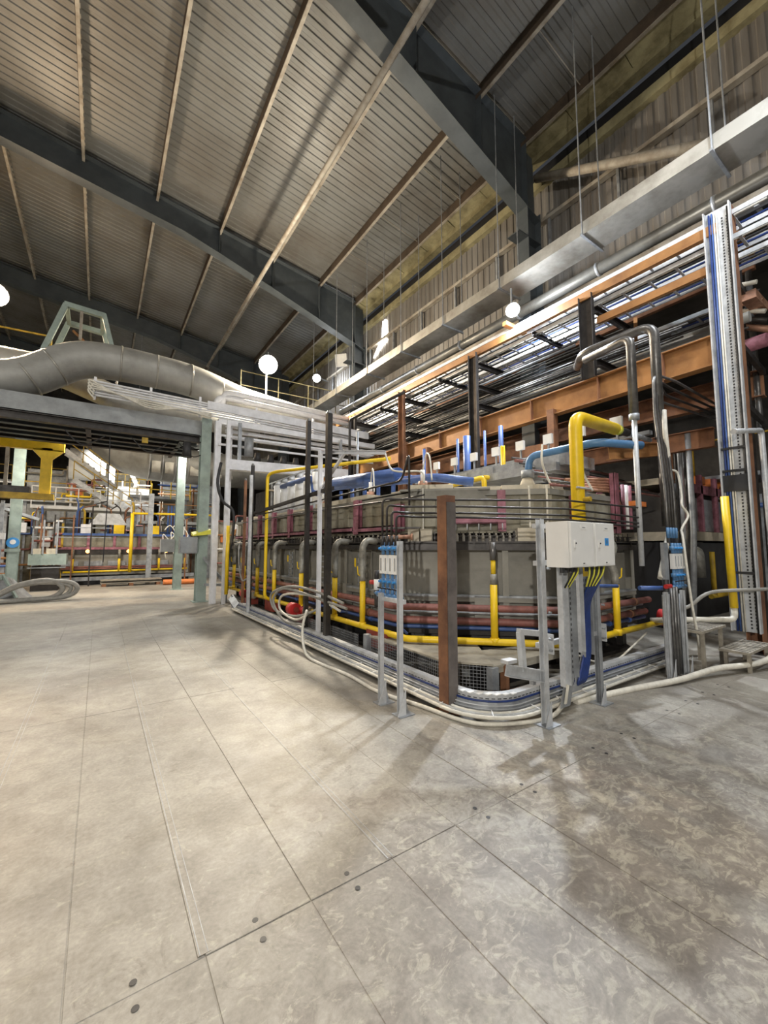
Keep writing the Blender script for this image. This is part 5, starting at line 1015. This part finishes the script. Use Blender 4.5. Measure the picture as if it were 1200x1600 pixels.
MB().hexa([(-3.2, 16.6, 0), (-1.9, 16.6, 0), (-1.7, 17.6, 0), (-3.2, 17.6, 0), (-3.2, 16.6, .75), (-2.3, 16.6, .75), (-2.2, 17.6, .6), (-3.2, 17.6, .75)]).build('housing', 'galvdull', t)
MB().box(-3.3, -2.3, 16.4, 16.6, .65, .8).build('top_bar', 'greenpaint', t); MB().bar((-2.32, 16.5, .8), (-1.95, 16.4, .1), .12, .05).build('sloping_bar', 'greenpaint', t)
for i, (r, dx) in enumerate(((.07, 0), (.07, .35), (.05, .2))):
    one(MB().smooth_path([(-4, 16.0, .1), (-2.6, 15.9, .14), (-1.9 + dx * .3, 15.9, .5), (-1.2 + dx, 15.9, .62 - .05 * i), (-.85 + dx, 15.9, .38), (-1.1 + dx, 15.9, .12), (-1.8, 15.8, .08), (-4, 15.7, .08)], r, 10), 'big_hose', 'hosegrey', 'fat grey hose looping on the floor at the left edge, %s' % ('inner loop', 'outer loop', 'thin loop')[i], 'hose', smooth=True)
t = T('left_strut', 'galvanized upright strut with brackets beside the left green column', 'strut frame', (-2.7, 18, 0))
MB().bar((-2.62, 17.8, 0), (-2.62, 17.8, 3.1), .09).build('post', 'galvdull', t); MB().bar((-3.3, 17.8, 2.2), (-2.62, 17.8, 2.2), .06).build('arm', 'galvdull', t); MB().box(-2.7, -2.5, 17.7, 17.85, 1.85, 2.05).build('clip', 'white', t)

# ------------------------------------------------------------------ lamps in view
def flood(name, loc, aim, r, label, power, col, spill=0.45, glow='lampglow'):
    loc = V(loc); d = (V(aim) - loc).normalized(); t = T(name, label, 'floodlight', loc)
    MB().cyl(loc - d * .22, loc - d * .02, r * .6, 16, r).build('housing', 'galvdull', t, True); MB().cyl(loc - d * .02, loc, r * .92, 20).build('lens', glow, t)
    MB().bar(loc - d * .15, loc - d * .15 + V((0, 0, .5)), .03).build('bracket', 'galvdull', t)
    lamp('AREA', tuple(loc + d * .06), power, col, r * 1.6, tuple(loc + d * 3))
    lamp('POINT', tuple(loc + d * (r + .12)), power * spill, col, r * .5); return t
flood('floodlight', (5.1, 15.4, 8.7), (2.0, 2.0, 1.0), .36, 'brightest floodlight, above the conduits at the far end of the furnace', 3800, WARM, spill=.75)
MB().bar((5.1, 15.6, 7.2), (5.1, 15.6, 8.5), .05).build('pole', 'galv'); bpy.data.objects['pole']['label'] = 'short white pole holding up the brightest floodlight'; bpy.data.objects['pole']['category'] = 'pole'
flood('floodlight', (7.85, 6.0, 7.22), (4.6, 1.0, .5), .17, 'white floodlight hung under the flat duct by the pipe rack', 1500, COOL)
flood('floodlight', (9.3, 20.0, 10.75), (4.0, 6.0, 2), .22, 'small bright floodlight near the wall beyond the second roof frame', 400, COOL)
flood('floodlight', (-3.45, 19.0, 10.4), (-2, 6.0, 1), .4, 'glowing warm floodlight at the left edge under the roof', 3000, (1, .72, .45), spill=.35)
MB().bar((9.3, 20.05, 10.85), (10.2, 20.4, 10.9), .06).build('wall_arm', 'galvdull', bpy.data.objects['floodlight.002'])
t = T('square_lamp', 'square white unlit lamp panel on the wall near the far roof frame', 'lamp', (9.7, 18, 11.0)); MB().ext((9.7, 17.9, 11.05), (9.6, 17.8, 11.0), [(-.3, -.3), (.3, -.3), (.3, .3), (-.3, .3)]).build('panel', 'white', t); MB().bar((9.75, 18, 11), (10.1, 18.1, 11), .05).build('arm', 'galvdull', t)
t = T('wall_hole', 'torn bright gap in the cladding showing daylight', 'opening', (10.2, 15.2, 10.9))
MB().hexa([(10.2, 14.6, 10.9), (10.2, 15.1, 10.7), (10.22, 15.1, 10.7), (10.22, 14.6, 10.9), (10.2, 14.7, 11.9), (10.2, 14.95, 11.9), (10.22, 14.95, 11.9), (10.22, 14.7, 11.9)]).build('daylight_gap', 'glowsmall', t)
MB().hexa([(10.2, 15.1, 10.75), (10.2, 15.7, 10.45), (10.22, 15.7, 10.45), (10.22, 15.1, 10.75), (10.2, 15.1, 11.1), (10.2, 15.7, 10.5), (10.22, 15.7, 10.5), (10.22, 15.1, 11.1)]).build('daylight_gap', 'glowsmall', t)
# lamp bodies for the high bays outside the frame
for p in HIGHBAY:
    t = T('high_bay_lamp', 'round high-bay lamp hung under the roof outside the frame', 'lamp', (p[0], p[1], p[2] + .05), 'high bay lamps'); MB().cyl((p[0], p[1], p[2] + .04), (p[0], p[1], p[2] + .3), .5, 16, .15).build('reflector', 'galvdull', t, True)
    MB().cyl((p[0], p[1], p[2] + .3), (p[0], p[1], roofz(p[0])), .02, 6).build('rod', 'galvdull', t)
# added fill lamps, kept out of sight, brightening the far end, aisle and rack
for p, e, c in (((-1, 17.2, 5.3), 900, NEUT), ((1.5, 27.5, 7.6), 2600, NEUT), ((-6, 24, 7), 1800, WARM), ((13.5, 9, 8.2), 500, NEUT), ((13.5, 18, 8.2), 900, NEUT), ((6.3, 0.3, 9.5), 1100, COOL), ((3.0, 17, 5.4), 600, NEUT)):
    lamp('AREA', p, e, c, .5, (p[0], p[1], 0))
    t = T('fill_lamp', 'round fill lamp added over the plant, mostly hidden', 'lamp', p, 'fill lamps added over the plant'); MB().cyl((p[0], p[1], p[2] + .2), (p[0], p[1], 6.1 if 17 <= p[1] < 18 and p[2] < 6 else roofz(p[0]) if p[0] < 10.3 else 8.5), .015, 6).build('rod', 'galvdull', t); MB().cyl((p[0], p[1], p[2] + .05), (p[0], p[1], p[2] + .2), .3, 12, .12).build('reflector', 'galvdull', t, True)

t = T('dark_pipe_frame', 'thin dark pipe frame standing at the far end of the orange beam', 'steel frame', (4.5, 8, 2.5))
MB().tube([(4.5, 7.9, 2.5), (4.5, 7.9, 4.45), (4.5, 5.9, 4.45)], .03, .08, 8).build('pipe', 'darksteel', t, True); MB().tube([(4.7, 7.9, 2.5), (4.7, 7.9, 4.2)], .03, 0, 8).build('upright', 'galvdull', t, True)
random.seed(3)
for k in range(5):      # thin risers and hangers filling the far machinery
    x = (-2.6, -.4, .8, 2.2, 3.3)[k]
    t = T('pipe_cluster', 'cluster of thin mixed pipes before the far machinery, %s from the left' % ORD[k].replace('nearest', 'first'), 'pipes', (x, 22, 2), 'pipe clusters at the far end')
    for i in range(7):
        a = x + random.uniform(-.5, .5); z = random.uniform(2.2, 3.0); y = 22.3 + random.uniform(0, 1)
        MB().tube([(a, y, 2.15), (a, y, z + .6), (a + random.uniform(-.6, .6), y, z + .8)], random.choice((.02, .03, .045)), .1, 6).build('pipe', random.choice(('white', 'galvlit', 'rustbrown', 'dullyellow', 'darksteel', 'orange', 'blue')), t, True)
    MB().box(x - .3, x + .1, 22.2, 22.4, 2.2, 2.6).build('small_box', random.choice(('galvlit', 'yellow', 'white')), t)
